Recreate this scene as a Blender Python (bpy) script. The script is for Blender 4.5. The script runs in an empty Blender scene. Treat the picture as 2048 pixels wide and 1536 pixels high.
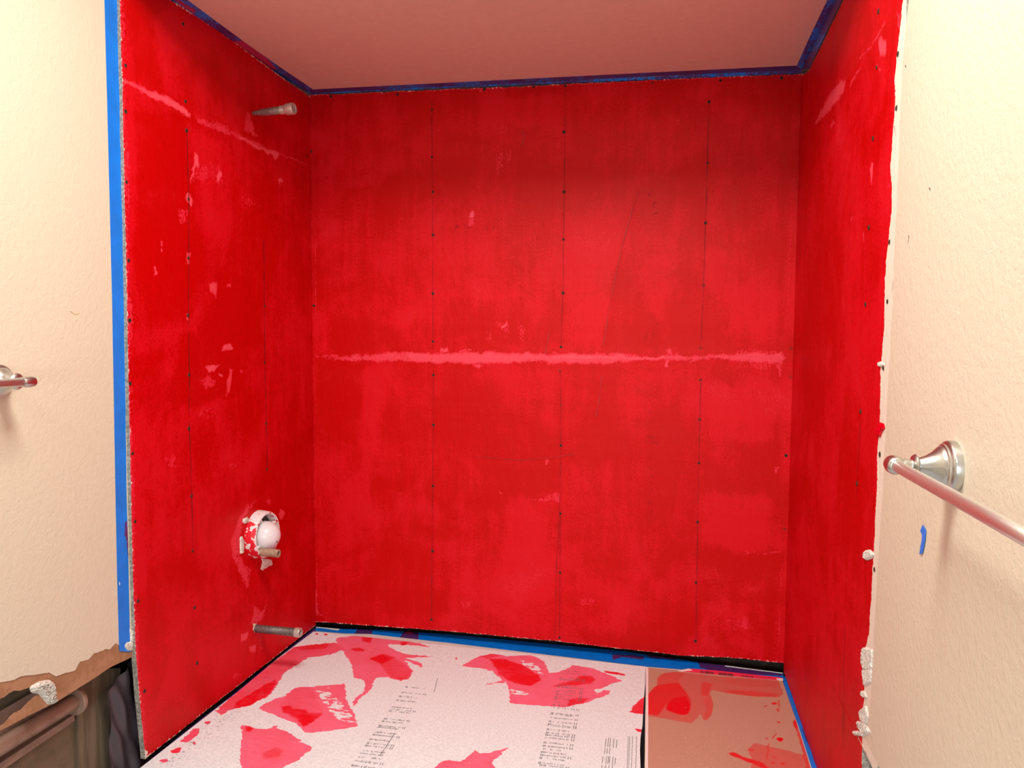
import bpy, bmesh, math, random
import numpy as np
from mathutils import Matrix, Vector

# ------------------------------------------------------------------ camera, world, light, exposure
CAM_F = 1494.353                       # focal length in pixels of a 2048 px wide frame
CAM_C = np.array([1.163807, -2.318945, 0.999460])
CAM_R = (1.51018584, -0.0123040110, 0.207724760)
cam_data = bpy.data.cameras.new('camera')
cam_data.sensor_width = 36.0
cam_data.lens = CAM_F / 2048 * 36.0
cam_data.clip_start = 0.02
cam = bpy.data.objects.new('camera', cam_data)
cam.location = CAM_C
cam.rotation_euler = CAM_R
bpy.context.scene.collection.objects.link(cam)
bpy.context.scene.camera = cam

sc = bpy.context.scene
sc.view_settings.view_transform = 'Standard'
sc.view_settings.look = 'None'
sc.view_settings.gamma = 1.0
sc.view_settings.use_curve_mapping = False
sc.view_settings.exposure = -0.10

world = bpy.data.worlds.new('world')
sc.world = world
world.use_nodes = True
world.node_tree.nodes['Background'].inputs[0].default_value = (1.0, 0.95, 0.88, 1)
world.node_tree.nodes['Background'].inputs[1].default_value = 0.3

def area(name, loc, aim, sx, sy, watts, col, spread=math.pi):
    l = bpy.data.lights.new(name, 'AREA')
    l.shape = 'RECTANGLE'; l.size = sx; l.size_y = sy
    l.energy = watts; l.color = col; l.spread = spread
    o = bpy.data.objects.new(name, l)
    o.location = loc
    o.rotation_euler = (Vector(aim) - Vector(loc)).to_track_quat('-Z', 'Y').to_euler()
    sc.collection.objects.link(o)
    return o
area('ceiling_lamp_and_fill', (0.85, -1.50, 2.05), (0.85, -1.20, 0.8), 0.60, 0.34, 37, (1.0, 0.96, 0.87))
area('ceiling_lamp_and_fill', (0.85, -2.80, 2.05), (0.85, -1.60, 0.6), 0.60, 0.30, 9, (0.93, 0.97, 1.0))  # second, cooler fill added under the ceiling; no lamp body here
area('cool_fill_light', (1.0, -3.48, 0.75), (0.9, -0.6, -0.25), 0.9, 0.7, 14, (0.84, 0.92, 1.0), math.radians(115))  # low cool fill added behind the camera; no window known there

C = sc.collection
W = 1.524
HC = 1.79628
rng = np.random.default_rng(7)
random.seed(7)

# ------------------------------------------------------------------ slightly out-of-square planes of the alcove
l1, l2, r1, r2, c1, c2, g1, g2 = (-0.00795932, 0.00479046, -0.00501784, -0.00172629,
                                  -0.01084758, 0.0000741207, -0.0015105, -0.0063132)

class Plane:
    """pt(a,b) -> point; normal n (into the room); at(px,py) turns a photo pixel into (a,b)"""
    def __init__(s, kind, off=0.0):
        s.kind, s.off = kind, off
        if kind == 'L': s.n = np.array([1, -l2, -l1]); s.d = off
        if kind == 'R': s.n = np.array([-1, r2, r1]); s.d = -W + off
        if kind == 'B': s.n = np.array([0, -1., 0]); s.d = off
        if kind == 'C': s.n = np.array([c1, c2, -1]); s.d = -HC + off
        if kind == 'G': s.n = np.array([-g1, -g2, 1]); s.d = off
    def pt(s, a, b):
        a, b = np.broadcast_arrays(np.asarray(a, float), np.asarray(b, float))
        if s.kind == 'L': return np.stack([l1*b + l2*a + s.off, a, b], -1)
        if s.kind == 'R': return np.stack([W + r1*b + r2*a - s.off, a, b], -1)
        if s.kind == 'B': return np.stack([a, 0*a - s.off, b], -1)
        if s.kind == 'C': return np.stack([a, b, HC + c1*a + c2*b - s.off], -1)
        if s.kind == 'G': return np.stack([a, b, g1*a + g2*b + s.off], -1)
    def ab(s, P):
        return {'L': (P[1], P[2]), 'R': (P[1], P[2]), 'B': (P[0], P[2]), 'C': (P[0], P[1]), 'G': (P[0], P[1])}[s.kind]
    def at(s, px, py):
        P = CAM_C + RAY(px, py) * ((s.d - s.n @ CAM_C) / (s.n @ RAY(px, py)))
        return s.ab(P)
    def at3(s, px, py):
        return s.pt(*s.at(px, py))
    def poly(s, pts):
        return np.array([s.at(*q) for q in pts])

_M = np.array(Matrix(cam.rotation_euler.to_matrix()))
def RAY(px, py):
    return _M @ np.array([(px - 1024) / CAM_F, (768 - py) / CAM_F, -1.0])
def Z(x0, y0, s, pts):
    return [(x0 + a / s, y0 + b / s) for a, b in pts]

PL, PR, PB, PC, PG = Plane('L'), Plane('R'), Plane('B'), Plane('C'), Plane('G')

# ------------------------------------------------------------------ materials
def mat(name, col=(0.8, 0.8, 0.8), rough=0.6, metal=0.0, spec=0.5):
    m = bpy.data.materials.new(name); m.use_nodes = True
    b = m.node_tree.nodes['Principled BSDF']
    b.inputs['Base Color'].default_value = (*col, 1)
    b.inputs['Roughness'].default_value = rough
    b.inputs['Metallic'].default_value = metal
    b.inputs['Specular IOR Level'].default_value = spec
    return m

class NT:
    def __init__(s, m):
        s.m = m; s.t = m.node_tree; s.N = s.t.nodes; s.b = s.N['Principled BSDF']
    def lk(s, a, b): s.t.links.new(a, b)
    def inp(s, sock, v):
        if v is None: return
        if hasattr(v, 'links'): s.lk(v, sock)
        elif isinstance(v, tuple) and len(v) == 3 and sock.type == 'RGBA': sock.default_value = (*v, 1)
        else: sock.default_value = v
    def coord(s, scale=(1, 1, 1)):
        c = s.N.new('ShaderNodeTexCoord'); mp = s.N.new('ShaderNodeMapping')
        mp.inputs['Scale'].default_value = scale
        s.lk(c.outputs['Object'], mp.inputs['Vector']); return mp.outputs[0]
    def noise(s, vec, scale, detail=3, rough=0.55, dist=0.0):
        n = s.N.new('ShaderNodeTexNoise'); s.lk(vec, n.inputs['Vector'])
        n.inputs['Scale'].default_value = scale; n.inputs['Detail'].default_value = detail
        n.inputs['Roughness'].default_value = rough; n.inputs['Distortion'].default_value = dist
        r = s.N.new('ShaderNodeMapRange'); s.lk(n.outputs['Fac'], r.inputs['Value'])
        r.inputs['From Min'].default_value = 0.28; r.inputs['From Max'].default_value = 0.72
        return r.outputs['Result']
    def math(s, op, a, b=None, c=None, clamp=False):
        n = s.N.new('ShaderNodeMath'); n.operation = op; n.use_clamp = clamp
        s.inp(n.inputs[0], a); s.inp(n.inputs[1], b)
        if c is not None: s.inp(n.inputs[2], c)
        return n.outputs[0]
    def step(s, v, lo, hi):
        n = s.N.new('ShaderNodeMapRange'); n.interpolation_type = 'SMOOTHSTEP'
        s.inp(n.inputs['Value'], v); n.inputs['From Min'].default_value = lo; n.inputs['From Max'].default_value = hi
        return n.outputs['Result']
    def mix(s, f, a, b):
        n = s.N.new('ShaderNodeMix'); n.data_type = 'RGBA'
        s.inp(n.inputs[0], f); s.inp(n.inputs[6], a); s.inp(n.inputs[7], b)
        return n.outputs[2]
    def attr(s, name='mask'):
        a = s.N.new('ShaderNodeAttribute'); a.attribute_name = name
        sp = s.N.new('ShaderNodeSeparateColor'); s.lk(a.outputs['Color'], sp.inputs[0])
        return sp.outputs[0], sp.outputs[1], sp.outputs[2]
    def bump(s, h, strength=0.2, dist=0.001):
        b = s.N.new('ShaderNodeBump'); b.inputs['Strength'].default_value = strength
        b.inputs['Distance'].default_value = dist; s.lk(h, b.inputs['Height'])
        s.lk(b.outputs[0], s.b.inputs['Normal'])
    def ragged(s, v, n, amp, soft=0.06):       # attribute value pushed over a threshold by noise
        x = s.math('ADD', v, s.math('MULTIPLY', s.math('SUBTRACT', n, 0.5), amp))
        return s.step(x, 0.5 - soft, 0.5 + soft)

def membrane_mat():
    m = mat('red_membrane', (0.7, 0.0, 0.01), 0.5); t = NT(m)
    bare, tone, raw = t.attr()
    v = t.coord()
    vs = t.coord((1, 1, 0.12))
    vh = t.coord((0.22, 0.22, 1.0))
    fine = t.noise(v, 520, 3, 0.65)
    grit = t.noise(v, 150, 4, 0.6)
    mid = t.noise(v, 6.5, 5, 0.62, 0.6)
    big = t.noise(v, 2.2, 2, 0.5, 0.3)
    streak = t.noise(vs, 38, 4, 0.6)
    hstreak = t.noise(vh, 60, 3, 0.6)
    # thin coat (slightly pink crimson) against thick coat (pure red)
    x = t.math('ADD', t.math('MULTIPLY', mid, 0.66), t.math('MULTIPLY', streak, 0.30))
    x = t.math('ADD', x, t.math('MULTIPLY', big, 0.45))
    x = t.math('ADD', x, t.math('MULTIPLY', grit, 0.44))
    x = t.math('ADD', x, t.math('MULTIPLY', tone, 0.8))
    k = t.step(x, 0.72, 1.22)
    col = t.mix(k, (0.52, 0.0004, 0.0008), (0.65, 0.0040, 0.011))
    dark = t.math('MULTIPLY', t.step(t.math('ADD', fine, t.math('MULTIPLY', mid, 0.5)), 0.75, 1.25), 0.40)
    col = t.mix(dark, col, (0.43, 0.0, 0.002))
    # darker scraped pits
    pit = t.step(t.math('ADD', grit, t.math('MULTIPLY', hstreak, 0.5)), 1.12, 1.26)
    col = t.mix(t.math('MULTIPLY', pit, 0.5), col, (0.36, 0.0, 0.0))
    # pale specks
    sp = t.step(t.math('ADD', t.math('ADD', fine, t.math('MULTIPLY', mid, 0.6)), t.math('MULTIPLY', big, 0.3)), 1.36, 1.52)
    col = t.mix(t.math('MULTIPLY', sp, 0.6), col, (0.86, 0.05, 0.09))
    # thin pink paint where the mask says so
    nn = t.math('ADD', t.math('MULTIPLY', grit, 0.65), t.math('MULTIPLY', streak, 0.35))
    rg = t.ragged(bare, nn, 0.75, 0.09)
    pink = t.mix(t.step(t.math('ADD', bare, t.math('MULTIPLY', t.math('SUBTRACT', fine, 0.5), 0.5)), 0.5, 0.95), (0.76, 0.022, 0.05), (0.86, 0.10, 0.15))
    col = t.mix(t.math('MULTIPLY', rg, 0.82), col, pink)
    un = t.ragged(raw, grit, 0.7, 0.08)
    rawc = t.mix(t.step(fine, 0.35, 0.7), (0.84, 0.76, 0.65), (0.74, 0.66, 0.56))
    col = t.mix(un, col, rawc)
    t.lk(col, t.b.inputs['Base Color'])
    r = t.math('ADD', 0.38, t.math('MULTIPLY', mid, 0.14))
    t.lk(t.math('ADD', r, t.math('MULTIPLY', un, 0.3)), t.b.inputs['Roughness'])
    t.b.inputs['Specular IOR Level'].default_value = 0.15
    h = t.math('ADD', t.math('MULTIPLY', grit, 0.5), t.math('MULTIPLY', fine, 0.4))
    h = t.math('ADD', h, t.math('MULTIPLY', streak, 0.9))
    t.bump(h, 0.35, 0.0010)
    return m

def drywall_mat():
    m = mat('beige_painted_drywall', (0.80, 0.69, 0.54), 0.55); t = NT(m)
    v = t.coord(); n = t.noise(v, 95, 3, 0.55, 0.4); n2 = t.noise(v, 300, 2, 0.5)
    b = t.noise(v, 1.6, 2, 0.5)
    t.lk(t.mix(b, (0.70, 0.63, 0.495), (0.685, 0.615, 0.48)), t.b.inputs['Base Color'])
    t.b.inputs['Specular IOR Level'].default_value = 0.3
    t.bump(t.math('ADD', n, t.math('MULTIPLY', n2, 0.35)), 0.45, 0.0011)
    return m

def tape_mat(name, colr=(0.0, 0.22, 0.92), thin=(0.05, 0.002, 0.09)):
    m = mat(name, colr, 0.45); t = NT(m)
    paint, dens, wh = t.attr()
    v = t.coord(); n = t.noise(v, 160, 3, 0.6); g = t.noise(v, 25, 3, 0.5)
    col = t.mix(g, colr, tuple(c * 0.8 for c in colr))
    rg = t.ragged(paint, n, 0.8, 0.15)
    pc = t.mix(dens, thin, (0.62, 0.004, 0.012))
    col = t.mix(t.math('MULTIPLY', rg, 0.9), col, pc)
    col = t.mix(t.ragged(wh, n, 0.6, 0.1), col, (0.85, 0.85, 0.82))
    t.lk(col, t.b.inputs['Base Color'])
    t.bump(t.noise(v, 420, 2), 0.15, 0.0004)
    return m

def board_mat(name, a, b, thin, thick, spk, blend):
    """printed sheet with brushed red paint: mask r = where, g = how thick, b = dry-brush"""
    m = mat(name, a, 0.75); t = NT(m)
    paint, dens, dry = t.attr()
    v = t.coord(); vq = t.coord((0.35, 1, 1))
    f = t.noise(v, 210, 3, 0.7); f2 = t.noise(v, 480, 2, 0.6); g = t.noise(v, 55, 4, 0.6); st = t.noise(vq, 90, 3, 0.6); lo = t.noise(v, 9, 3)
    col = t.mix(t.step(f, 0.1, 0.9), a, b)
    col = t.mix(t.math('MULTIPLY', t.step(f2, 0.72, 0.95), spk), col, tuple(c * 0.5 for c in a))
    nn = t.math('ADD', t.math('MULTIPLY', g, 0.4), t.math('MULTIPLY', st, 0.6))
    amp = t.math('ADD', 0.9, t.math('MULTIPLY', dry, 0.9))
    x = t.math('ADD', paint, t.math('MULTIPLY', t.math('SUBTRACT', nn, 0.5), amp))
    rg = t.step(x, 0.44, 0.56)
    dn = t.math('ADD', dens, t.math('MULTIPLY', t.math('SUBTRACT', t.math('ADD', t.math('MULTIPLY', lo, 0.6), t.math('MULTIPLY', st, 0.4)), 0.5), 0.85), clamp=True)
    pc = t.mix(dn, thin, thick)
    op = t.math('ADD', blend, t.math('MULTIPLY', dens, 1 - blend), clamp=True)
    col = t.mix(t.math('MULTIPLY', rg, op), col, pc)
    t.lk(col, t.b.inputs['Base Color'])
    t.lk(t.math('SUBTRACT', 0.75, t.math('MULTIPLY', rg, 0.35)), t.b.inputs['Roughness'])
    t.b.inputs['Specular IOR Level'].default_value = 0.3
    t.bump(t.math('ADD', f, f2), 0.2, 0.0006)
    return m

def rough_mat(name, a, b, scale=80, rough=0.8, bump=0.4, dist=0.002, stretch=(1, 1, 1), spec=0.4):
    m = mat(name, a, rough, 0, spec); t = NT(m); v = t.coord(stretch)
    n = t.noise(v, scale, 4, 0.6)
    t.lk(t.mix(t.step(n, 0.3, 0.7), a, b), t.b.inputs['Base Color'])
    t.bump(n, bump, dist)
    return m

def nickel_mat(c=(0.58, 0.60, 0.58), ro=0.28):
    m = mat('brushed_nickel', c, 0.24, 1.0); t = NT(m)
    n = t.noise(t.coord((1, 1, 6)), 300, 2)
    t.lk(t.math('ADD', ro, t.math('MULTIPLY', n, 0.05)), t.b.inputs['Roughness'])
    return m

M = dict(
    red=membrane_mat(), beige=drywall_mat(),
    tape=tape_mat('blue_masking_tape'),
    cement=rough_mat('grey_cement_core', (0.24, 0.22, 0.18), (0.42, 0.39, 0.33), 160, 0.9),
    gypsum=rough_mat('broken_gypsum', (0.88, 0.85, 0.79), (0.74, 0.69, 0.61), 120, 0.95, 0.8, 0.003),
    paper=rough_mat('torn_brown_paper', (0.34, 0.17, 0.085), (0.42, 0.22, 0.12), 30, 0.85, 0.3),
    ceiling=rough_mat('bounce_tinted_ceiling', (0.70, 0.45, 0.38), (0.72, 0.47, 0.40), 40, 0.8, 0.08),  # red bounce from the walls is mixed into the ceiling colour
    screw=rough_mat('rusty_screw', (0.035, 0.02, 0.012), (0.11, 0.055, 0.025), 900, 0.6),
    hole=mat('screw_recess', (0.012, 0.006, 0.005), 0.8),
    pencil=mat('pencil_mark', (0.16, 0.0, 0.004), 0.8),
    ridge=mat('ridge_shade', (0.40, 0.0, 0.004), 0.6),
    ink=mat('grey_ink', (0.20, 0.19, 0.20), 0.9),
    inkd=mat('dark_ink', (0.10, 0.02, 0.03), 0.9),
    nickel=nickel_mat(), nickel_bar=nickel_mat((0.74, 0.76, 0.73), 0.40),
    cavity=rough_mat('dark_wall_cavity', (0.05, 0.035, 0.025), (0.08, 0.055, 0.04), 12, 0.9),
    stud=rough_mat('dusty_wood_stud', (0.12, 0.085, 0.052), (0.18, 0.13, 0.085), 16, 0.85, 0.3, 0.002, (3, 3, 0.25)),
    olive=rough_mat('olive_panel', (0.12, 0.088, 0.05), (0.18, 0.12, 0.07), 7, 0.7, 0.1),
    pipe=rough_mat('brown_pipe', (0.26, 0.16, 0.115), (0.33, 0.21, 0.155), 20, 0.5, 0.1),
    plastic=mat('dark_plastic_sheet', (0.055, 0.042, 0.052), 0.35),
    white=mat('white_enamel', (0.82, 0.80, 0.77), 0.25),
    board=board_mat('speckled_grey_board', (0.68, 0.75, 0.80), (0.86, 0.95, 0.98), (0.90, 0.12, 0.24), (0.80, 0.003, 0.014), 0.30, 0.92),
    tan=board_mat('tan_hardboard', (0.50, 0.275, 0.20), (0.53, 0.295, 0.215), (0.62, 0.03, 0.04), (0.74, 0.004, 0.012), 0.05, 0.5),
    guard=None, floor=rough_mat('grey_floor_tile', (0.52, 0.53, 0.54), (0.58, 0.59, 0.60), 12, 0.5, 0.1),
    galv=rough_mat('galvanised_pipe', (0.22, 0.17, 0.155), (0.32, 0.26, 0.235), 180, 0.5, 0.2, 0.0006),
    darkpipe=rough_mat('dark_grey_pipe', (0.12, 0.10, 0.095), (0.19, 0.165, 0.155), 160, 0.5, 0.2, 0.0006),
    cap=rough_mat('silver_cap', (0.50, 0.45, 0.41), (0.66, 0.60, 0.55), 220, 0.35, 0.2, 0.0006),
    tanpipe=rough_mat('tan_pipe', (0.33, 0.22, 0.15), (0.42, 0.30, 0.21), 120, 0.5, 0.1),
)
for k in ('galv', 'cap', 'darkpipe'):
    M[k].node_tree.nodes['Principled BSDF'].inputs['Metallic'].default_value = 0.5

def guard_mat():
    m = mat('white_guard_plastic', (0.80, 0.77, 0.78), 0.35); t = NT(m)
    p, q, r = t.attr(); n = t.noise(t.coord(), 60, 3, 0.6)
    t.lk(t.mix(t.ragged(p, n, 1.1, 0.06), (0.80, 0.76, 0.77), t.mix(q, (0.80, 0.02, 0.05), (0.70, 0.002, 0.008))), t.b.inputs['Base Color'])
    return m
M['guard'] = guard_mat()

# ------------------------------------------------------------------ building helpers
def link(name, me, parent=None, **props):
    o = bpy.data.objects.new(name, me); C.objects.link(o)
    if parent is not None: o.parent = parent
    for k, v in props.items(): o[k] = v
    return o
def empty(name, loc=(0, 0, 0), **props):
    o = bpy.data.objects.new(name, None); C.objects.link(o)
    o.empty_display_size = 0.05; o.location = loc
    for k, v in props.items(): o[k] = v
    return o
def mesh(name, verts, faces, mats, smooth=False, fm=None):
    me = bpy.data.meshes.new(name); me.from_pydata([tuple(map(float, v)) for v in verts], [], faces)
    for m in (mats if isinstance(mats, (list, tuple)) else [mats]): me.materials.append(m)
    if fm is not None: me.polygons.foreach_set('material_index', fm)
    if smooth: me.polygons.foreach_set('use_smooth', [True] * len(me.polygons))
    me.update(); return me
def rel(parent_loc, verts):
    return np.asarray(verts) - np.asarray(parent_loc)

def sdf(poly, X, Y):
    """signed distance, negative inside"""
    d = np.full(X.shape, 1e9); ins = np.zeros(X.shape, bool)
    n = len(poly)
    for i in range(n):
        ax, ay = poly[i]; bx, by = poly[(i + 1) % n]
        ex, ey = bx - ax, by - ay
        L2 = ex * ex + ey * ey + 1e-15
        t = np.clip(((X - ax) * ex + (Y - ay) * ey) / L2, 0, 1)
        d = np.minimum(d, (X - ax - ex * t) ** 2 + (Y - ay - ey * t) ** 2)
        cond = ((ay > Y) != (by > Y))
        with np.errstate(divide='ignore', invalid='ignore'):
            xi = ax + (Y - ay) * ex / (ey if abs(ey) > 1e-12 else 1e-12)
        ins ^= cond & (X < xi)
    d = np.sqrt(d)
    return np.where(ins, -d, d)

def stamp(F, X, Y, poly, val, soft=0.005, mode='max'):
    x0, y0 = poly.min(0) - soft; x1, y1 = poly.max(0) + soft
    sel = (X >= x0) & (X <= x1) & (Y >= y0) & (Y <= y1)
    if not sel.any(): return
    s = sdf(poly, X[sel], Y[sel])
    w = np.clip(0.5 - s / (2 * soft), 0, 1)
    w = w * w * (3 - 2 * w)
    if mode == 'max': F[sel] = np.maximum(F[sel], w * val)
    else: F[sel] = F[sel] * (1 - w) + val * w      # overwrite

def vnoise(X, Y, f, seed, fy=None):
    fy = fy or f
    g = np.random.default_rng(seed).uniform(-1, 1, (512, 512))
    u, v = X * f + 100.3, Y * fy + 100.7
    i, j = np.floor(u).astype(int), np.floor(v).astype(int); a, b = u - i, v - j
    a = a * a * (3 - 2 * a); b = b * b * (3 - 2 * b); i %= 511; j %= 511
    return (g[i, j] * (1 - a) + g[i + 1, j] * a) * (1 - b) + (g[i, j + 1] * (1 - a) + g[i + 1, j + 1] * a) * b
def warp(A, B, amp, seed=1, fx=45, fy=45):
    dx = amp * (vnoise(A, B, fx, seed, fy) + 0.6 * vnoise(A, B, fx * 2.3, seed + 1, fy * 2.3) + 0.4 * vnoise(A, B, fx * 5, seed + 2, fy * 5))
    dy = amp * (vnoise(A, B, fx, seed + 3, fy) + 0.6 * vnoise(A, B, fx * 2.3, seed + 4, fy * 2.3) + 0.4 * vnoise(A, B, fx * 5, seed + 5, fy * 5))
    return A + dx, B + dy

def softness(poly, k=0.9, lo=0.002, hi=0.011):
    x, y = poly[:, 0], poly[:, 1]
    area_ = abs(np.sum(x * np.roll(y, -1) - y * np.roll(x, -1))) / 2
    per = np.sum(np.hypot(np.roll(x, -1) - x, np.roll(y, -1) - y))
    return float(np.clip(k * area_ / per, lo, hi))

def line_poly(pts, w):
    """stroke polygon around a polyline, half width w (scalar or list)"""
    pts = np.asarray(pts, float); n = len(pts); w = np.broadcast_to(w, n)
    t = np.gradient(pts, axis=0); t /= np.linalg.norm(t, axis=1)[:, None] + 1e-9
    nn = np.stack([-t[:, 1], t[:, 0]], 1)
    return np.concatenate([pts + nn * w[:, None], (pts - nn * w[:, None])[::-1]])

def sheet(name, pl, A, B, thick, mats, mask=None, parent=None, wobble=None, smooth=True, base=(0, 0, 0), **props):
    """A, B: (nu, nv) arrays of plane coordinates. Front on the plane, a skirt runs back by thick."""
    nu, nv = A.shape
    P = pl.pt(A, B)
    nrm = pl.n / np.linalg.norm(pl.n)
    if wobble is not None: P = P + nrm * wobble[..., None]
    V = P.reshape(-1, 3)
    idx = np.arange(nu * nv).reshape(nu, nv)
    q = np.stack([idx[:-1, :-1], idx[1:, :-1], idx[1:, 1:], idx[:-1, 1:]], -1).reshape(-1, 4)
    v0, v1, v3 = V[q[0, 0]], V[q[0, 1]], V[q[0, 3]]
    flip = np.dot(np.cross(v1 - v0, v3 - v0), nrm) < 0
    if flip: q = q[:, ::-1]
    loop = np.concatenate([idx[:, 0], idx[-1, 1:], idx[-2::-1, -1], idx[0, -2:0:-1]])
    nb = len(loop)
    back = V[loop] - nrm * thick
    fr = V[loop]                                   # own copy, so the rim shades flat
    base_i = len(V)
    V2 = np.concatenate([V, fr, back])
    i = np.arange(nb); j = (i + 1) % nb
    sk = np.stack([base_i + i, base_i + nb + i, base_i + nb + j, base_i + j], -1)
    if flip: sk = sk[:, ::-1]
    F = np.concatenate([q, sk])
    me = bpy.data.meshes.new(name)
    me.vertices.add(len(V2)); me.vertices.foreach_set('co', (V2 - np.asarray(base)).astype(np.float32).ravel())
    me.loops.add(F.size); me.loops.foreach_set('vertex_index', F.astype(np.int32).ravel())
    me.polygons.add(len(F)); me.polygons.foreach_set('loop_start', (np.arange(len(F)) * 4).astype(np.int32))
    for m in mats: me.materials.append(m)
    mi = np.zeros(len(F), np.int32)
    if len(mats) > 1: mi[len(q):] = 1
    me.polygons.foreach_set('material_index', mi)
    sm = np.zeros(len(F), bool); sm[:len(q)] = smooth
    me.polygons.foreach_set('use_smooth', sm)
    if mask is not None:
        col = np.zeros((len(V2), 4), np.float32); col[:, 3] = 1
        mm = np.stack([m.reshape(-1) for m in mask], -1)
        col[:len(V), :3] = mm; col[len(V):len(V) + nb, :3] = mm[loop]; col[len(V) + nb:, :3] = mm[loop]
        at = me.color_attributes.new('mask', 'FLOAT_COLOR', 'POINT')
        at.data.foreach_set('color', col.ravel())
    me.update(); me.validate()
    return link(name, me, parent, **props)

def grid_between(u0, u1, v0, v1, step):
    """u0,u1: functions of v-parameter; v0,v1: functions of u (plain callables of world coords)"""
    nu = max(2, int(abs(u1 - u0) / step) + 1)
    U = np.linspace(u0, u1, nu)
    lo, hi = v0(U), v1(U)
    nv = max(2, int(np.max(np.abs(hi - lo)) / step) + 1)
    T = np.linspace(0, 1, nv)
    return np.repeat(U[:, None], nv, 1), lo[:, None] + (hi - lo)[:, None] * T[None, :]

def jag(x, amp, freq, seed=0):
    x = np.asarray(x, float)
    r = np.random.default_rng(seed); y = 0 * x
    for k in range(5):
        f = freq * 2 ** k; kn = r.uniform(-1, 1, 4096)
        xi = (x * f) % 4095; i = np.asarray(np.floor(xi)).astype(int); t = xi - i
        y = y + (kn[i] * (1 - t) + kn[(i + 1) % 4096] * t) * amp / (1.6 ** k)
    return y

def box(name, p0, p1, m, parent=None, bevel=0.0, **props):
    bm = bmesh.new(); bmesh.ops.create_cube(bm, size=1)
    p0, p1 = np.array(p0, float), np.array(p1, float)
    for v in bm.verts: v.co = Vector((p0 + p1) / 2 + np.array(v.co) * (p1 - p0))
    if bevel: bmesh.ops.bevel(bm, geom=bm.edges[:], offset=bevel, segments=2, affect='EDGES', profile=0.5)
    me = bpy.data.meshes.new(name); bm.to_mesh(me); bm.free(); me.materials.append(m)
    return link(name, me, parent, **props)

def lathe(profile, origin, axis, seg=40, closed=True):
    """profile: list of (distance along axis, radius)"""
    ax = Vector(axis).normalized(); u = ax.orthogonal().normalized(); w = ax.cross(u)
    V, F = [], []
    for d, r in profile:
        for k in range(seg):
            a = 2 * math.pi * k / seg
            V.append(tuple(Vector(origin) + ax * d + (u * math.cos(a) + w * math.sin(a)) * r))
    for i in range(len(profile) - 1):
        for k in range(seg):
            j = (k + 1) % seg
            F.append((i * seg + k, i * seg + j, (i + 1) * seg + j, (i + 1) * seg + k))
    if closed:
        F.append(tuple(range(seg))[::-1]); F.append(tuple((len(profile) - 1) * seg + k for k in range(seg)))
    return V, F
def lathe_obj(name, profile, origin, axis, m, parent=None, seg=40, base=(0, 0, 0), closed=True, **props):
    V, F = lathe(profile, rel(base, [origin])[0], axis, seg, closed)
    me = mesh(name, V, F, m, True)
    o = link(name, me, parent, **props)
    return o
def sharp(o, ang=35):
    me = o.data
    bm = bmesh.new(); bm.from_mesh(me)
    es = [e for e in bm.edges if len(e.link_faces) == 2 and e.calc_face_angle(0) > math.radians(ang)]
    bmesh.ops.split_edges(bm, edges=es)
    bm.to_mesh(me); bm.free()

def prism(name, pl, pts, thick, m, parent=None, z0=0.0, base=(0, 0, 0), mats=None, **props):
    """flat outline on a plane, given depth (front face at +z0 above the plane, back at z0-thick)"""
    nrm = pl.n / np.linalg.norm(pl.n)
    P = np.array([pl.pt(*q) for q in pts])
    e1 = P - P.mean(0); nn = np.zeros(3)
    for i in range(len(P)): nn += np.cross(e1[i], e1[(i + 1) % len(P)])
    if nn @ nrm < 0: P = P[::-1]
    n = len(P)
    V = np.concatenate([P + nrm * z0, P + nrm * (z0 - thick)]) - np.asarray(base)
    F = [tuple(range(n)), tuple(range(2 * n - 1, n - 1, -1))]
    F += [(i, n + i, n + (i + 1) % n, (i + 1) % n) for i in range(n)]
    F = [f if k < 2 else f for k, f in enumerate(F)]
    me = mesh(name, V, F, mats or m, False, [0, 0] + [1 if mats else 0] * n)
    bm = bmesh.new(); bm.from_mesh(me); bmesh.ops.triangulate(bm, faces=[f for f in bm.faces if len(f.verts) > 4]); bmesh.ops.recalc_face_normals(bm, faces=bm.faces[:])
    bm.to_mesh(me); bm.free()
    return link(name, me, parent, **props)

def marks(name, pl, quads, m, parent, h=0.0004, **props):
    """many small flat print marks joined; quads: list of 4 (a,b) corners"""
    V, F = [], []
    nrm = pl.n / np.linalg.norm(pl.n)
    for q in quads:
        i = len(V)
        for a, b in q: V.append(pl.pt(a, b) + nrm * h)
        F.append((i, i + 1, i + 2, i + 3))
    if name == 'printed_lettering': props['kind'] = 'stuff'
    return link(name, mesh(name, V, F, m), parent, **props)

def stroke(name, pl, pxs, w, m, parent, h=0.0005, jit=0.0, seed=1, **props):
    """thin drawn line on a plane through photo points, half width w metres"""
    P = pl.poly(pxs)
    d = np.r_[0, np.cumsum(np.linalg.norm(np.diff(P, axis=0), axis=1))]
    n = max(3, int(d[-1] / 0.01)); s = np.linspace(0, d[-1], n)
    Q = np.stack([np.interp(s, d, P[:, 0]), np.interp(s, d, P[:, 1])], 1)
    ww = w * (1 + jag(s, 0.6, 40, seed)); ww = np.maximum(ww, w * 0.15)
    Q[:, 0] += jag(s, jit, 18, seed + 3)
    L = line_poly(Q, ww)
    qs = [(L[i], L[i + 1], L[2 * n - 2 - i], L[2 * n - 1 - i]) for i in range(n - 1)]
    return marks(name, pl, qs, m, parent, h, **props)

# ------------------------------------------------------------------ the masks of the three red walls
def interp(pl, pxs, key):
    """edge curve: returns callable coordinate(other coordinate) through photo points; key=0: a(b), key=1: b(a)"""
    P = pl.poly(pxs)
    if key == 0: P = P[:, ::-1]
    P = P[np.argsort(P[:, 0])]
    return lambda x: np.interp(x, P[:, 0], P[:, 1])

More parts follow.
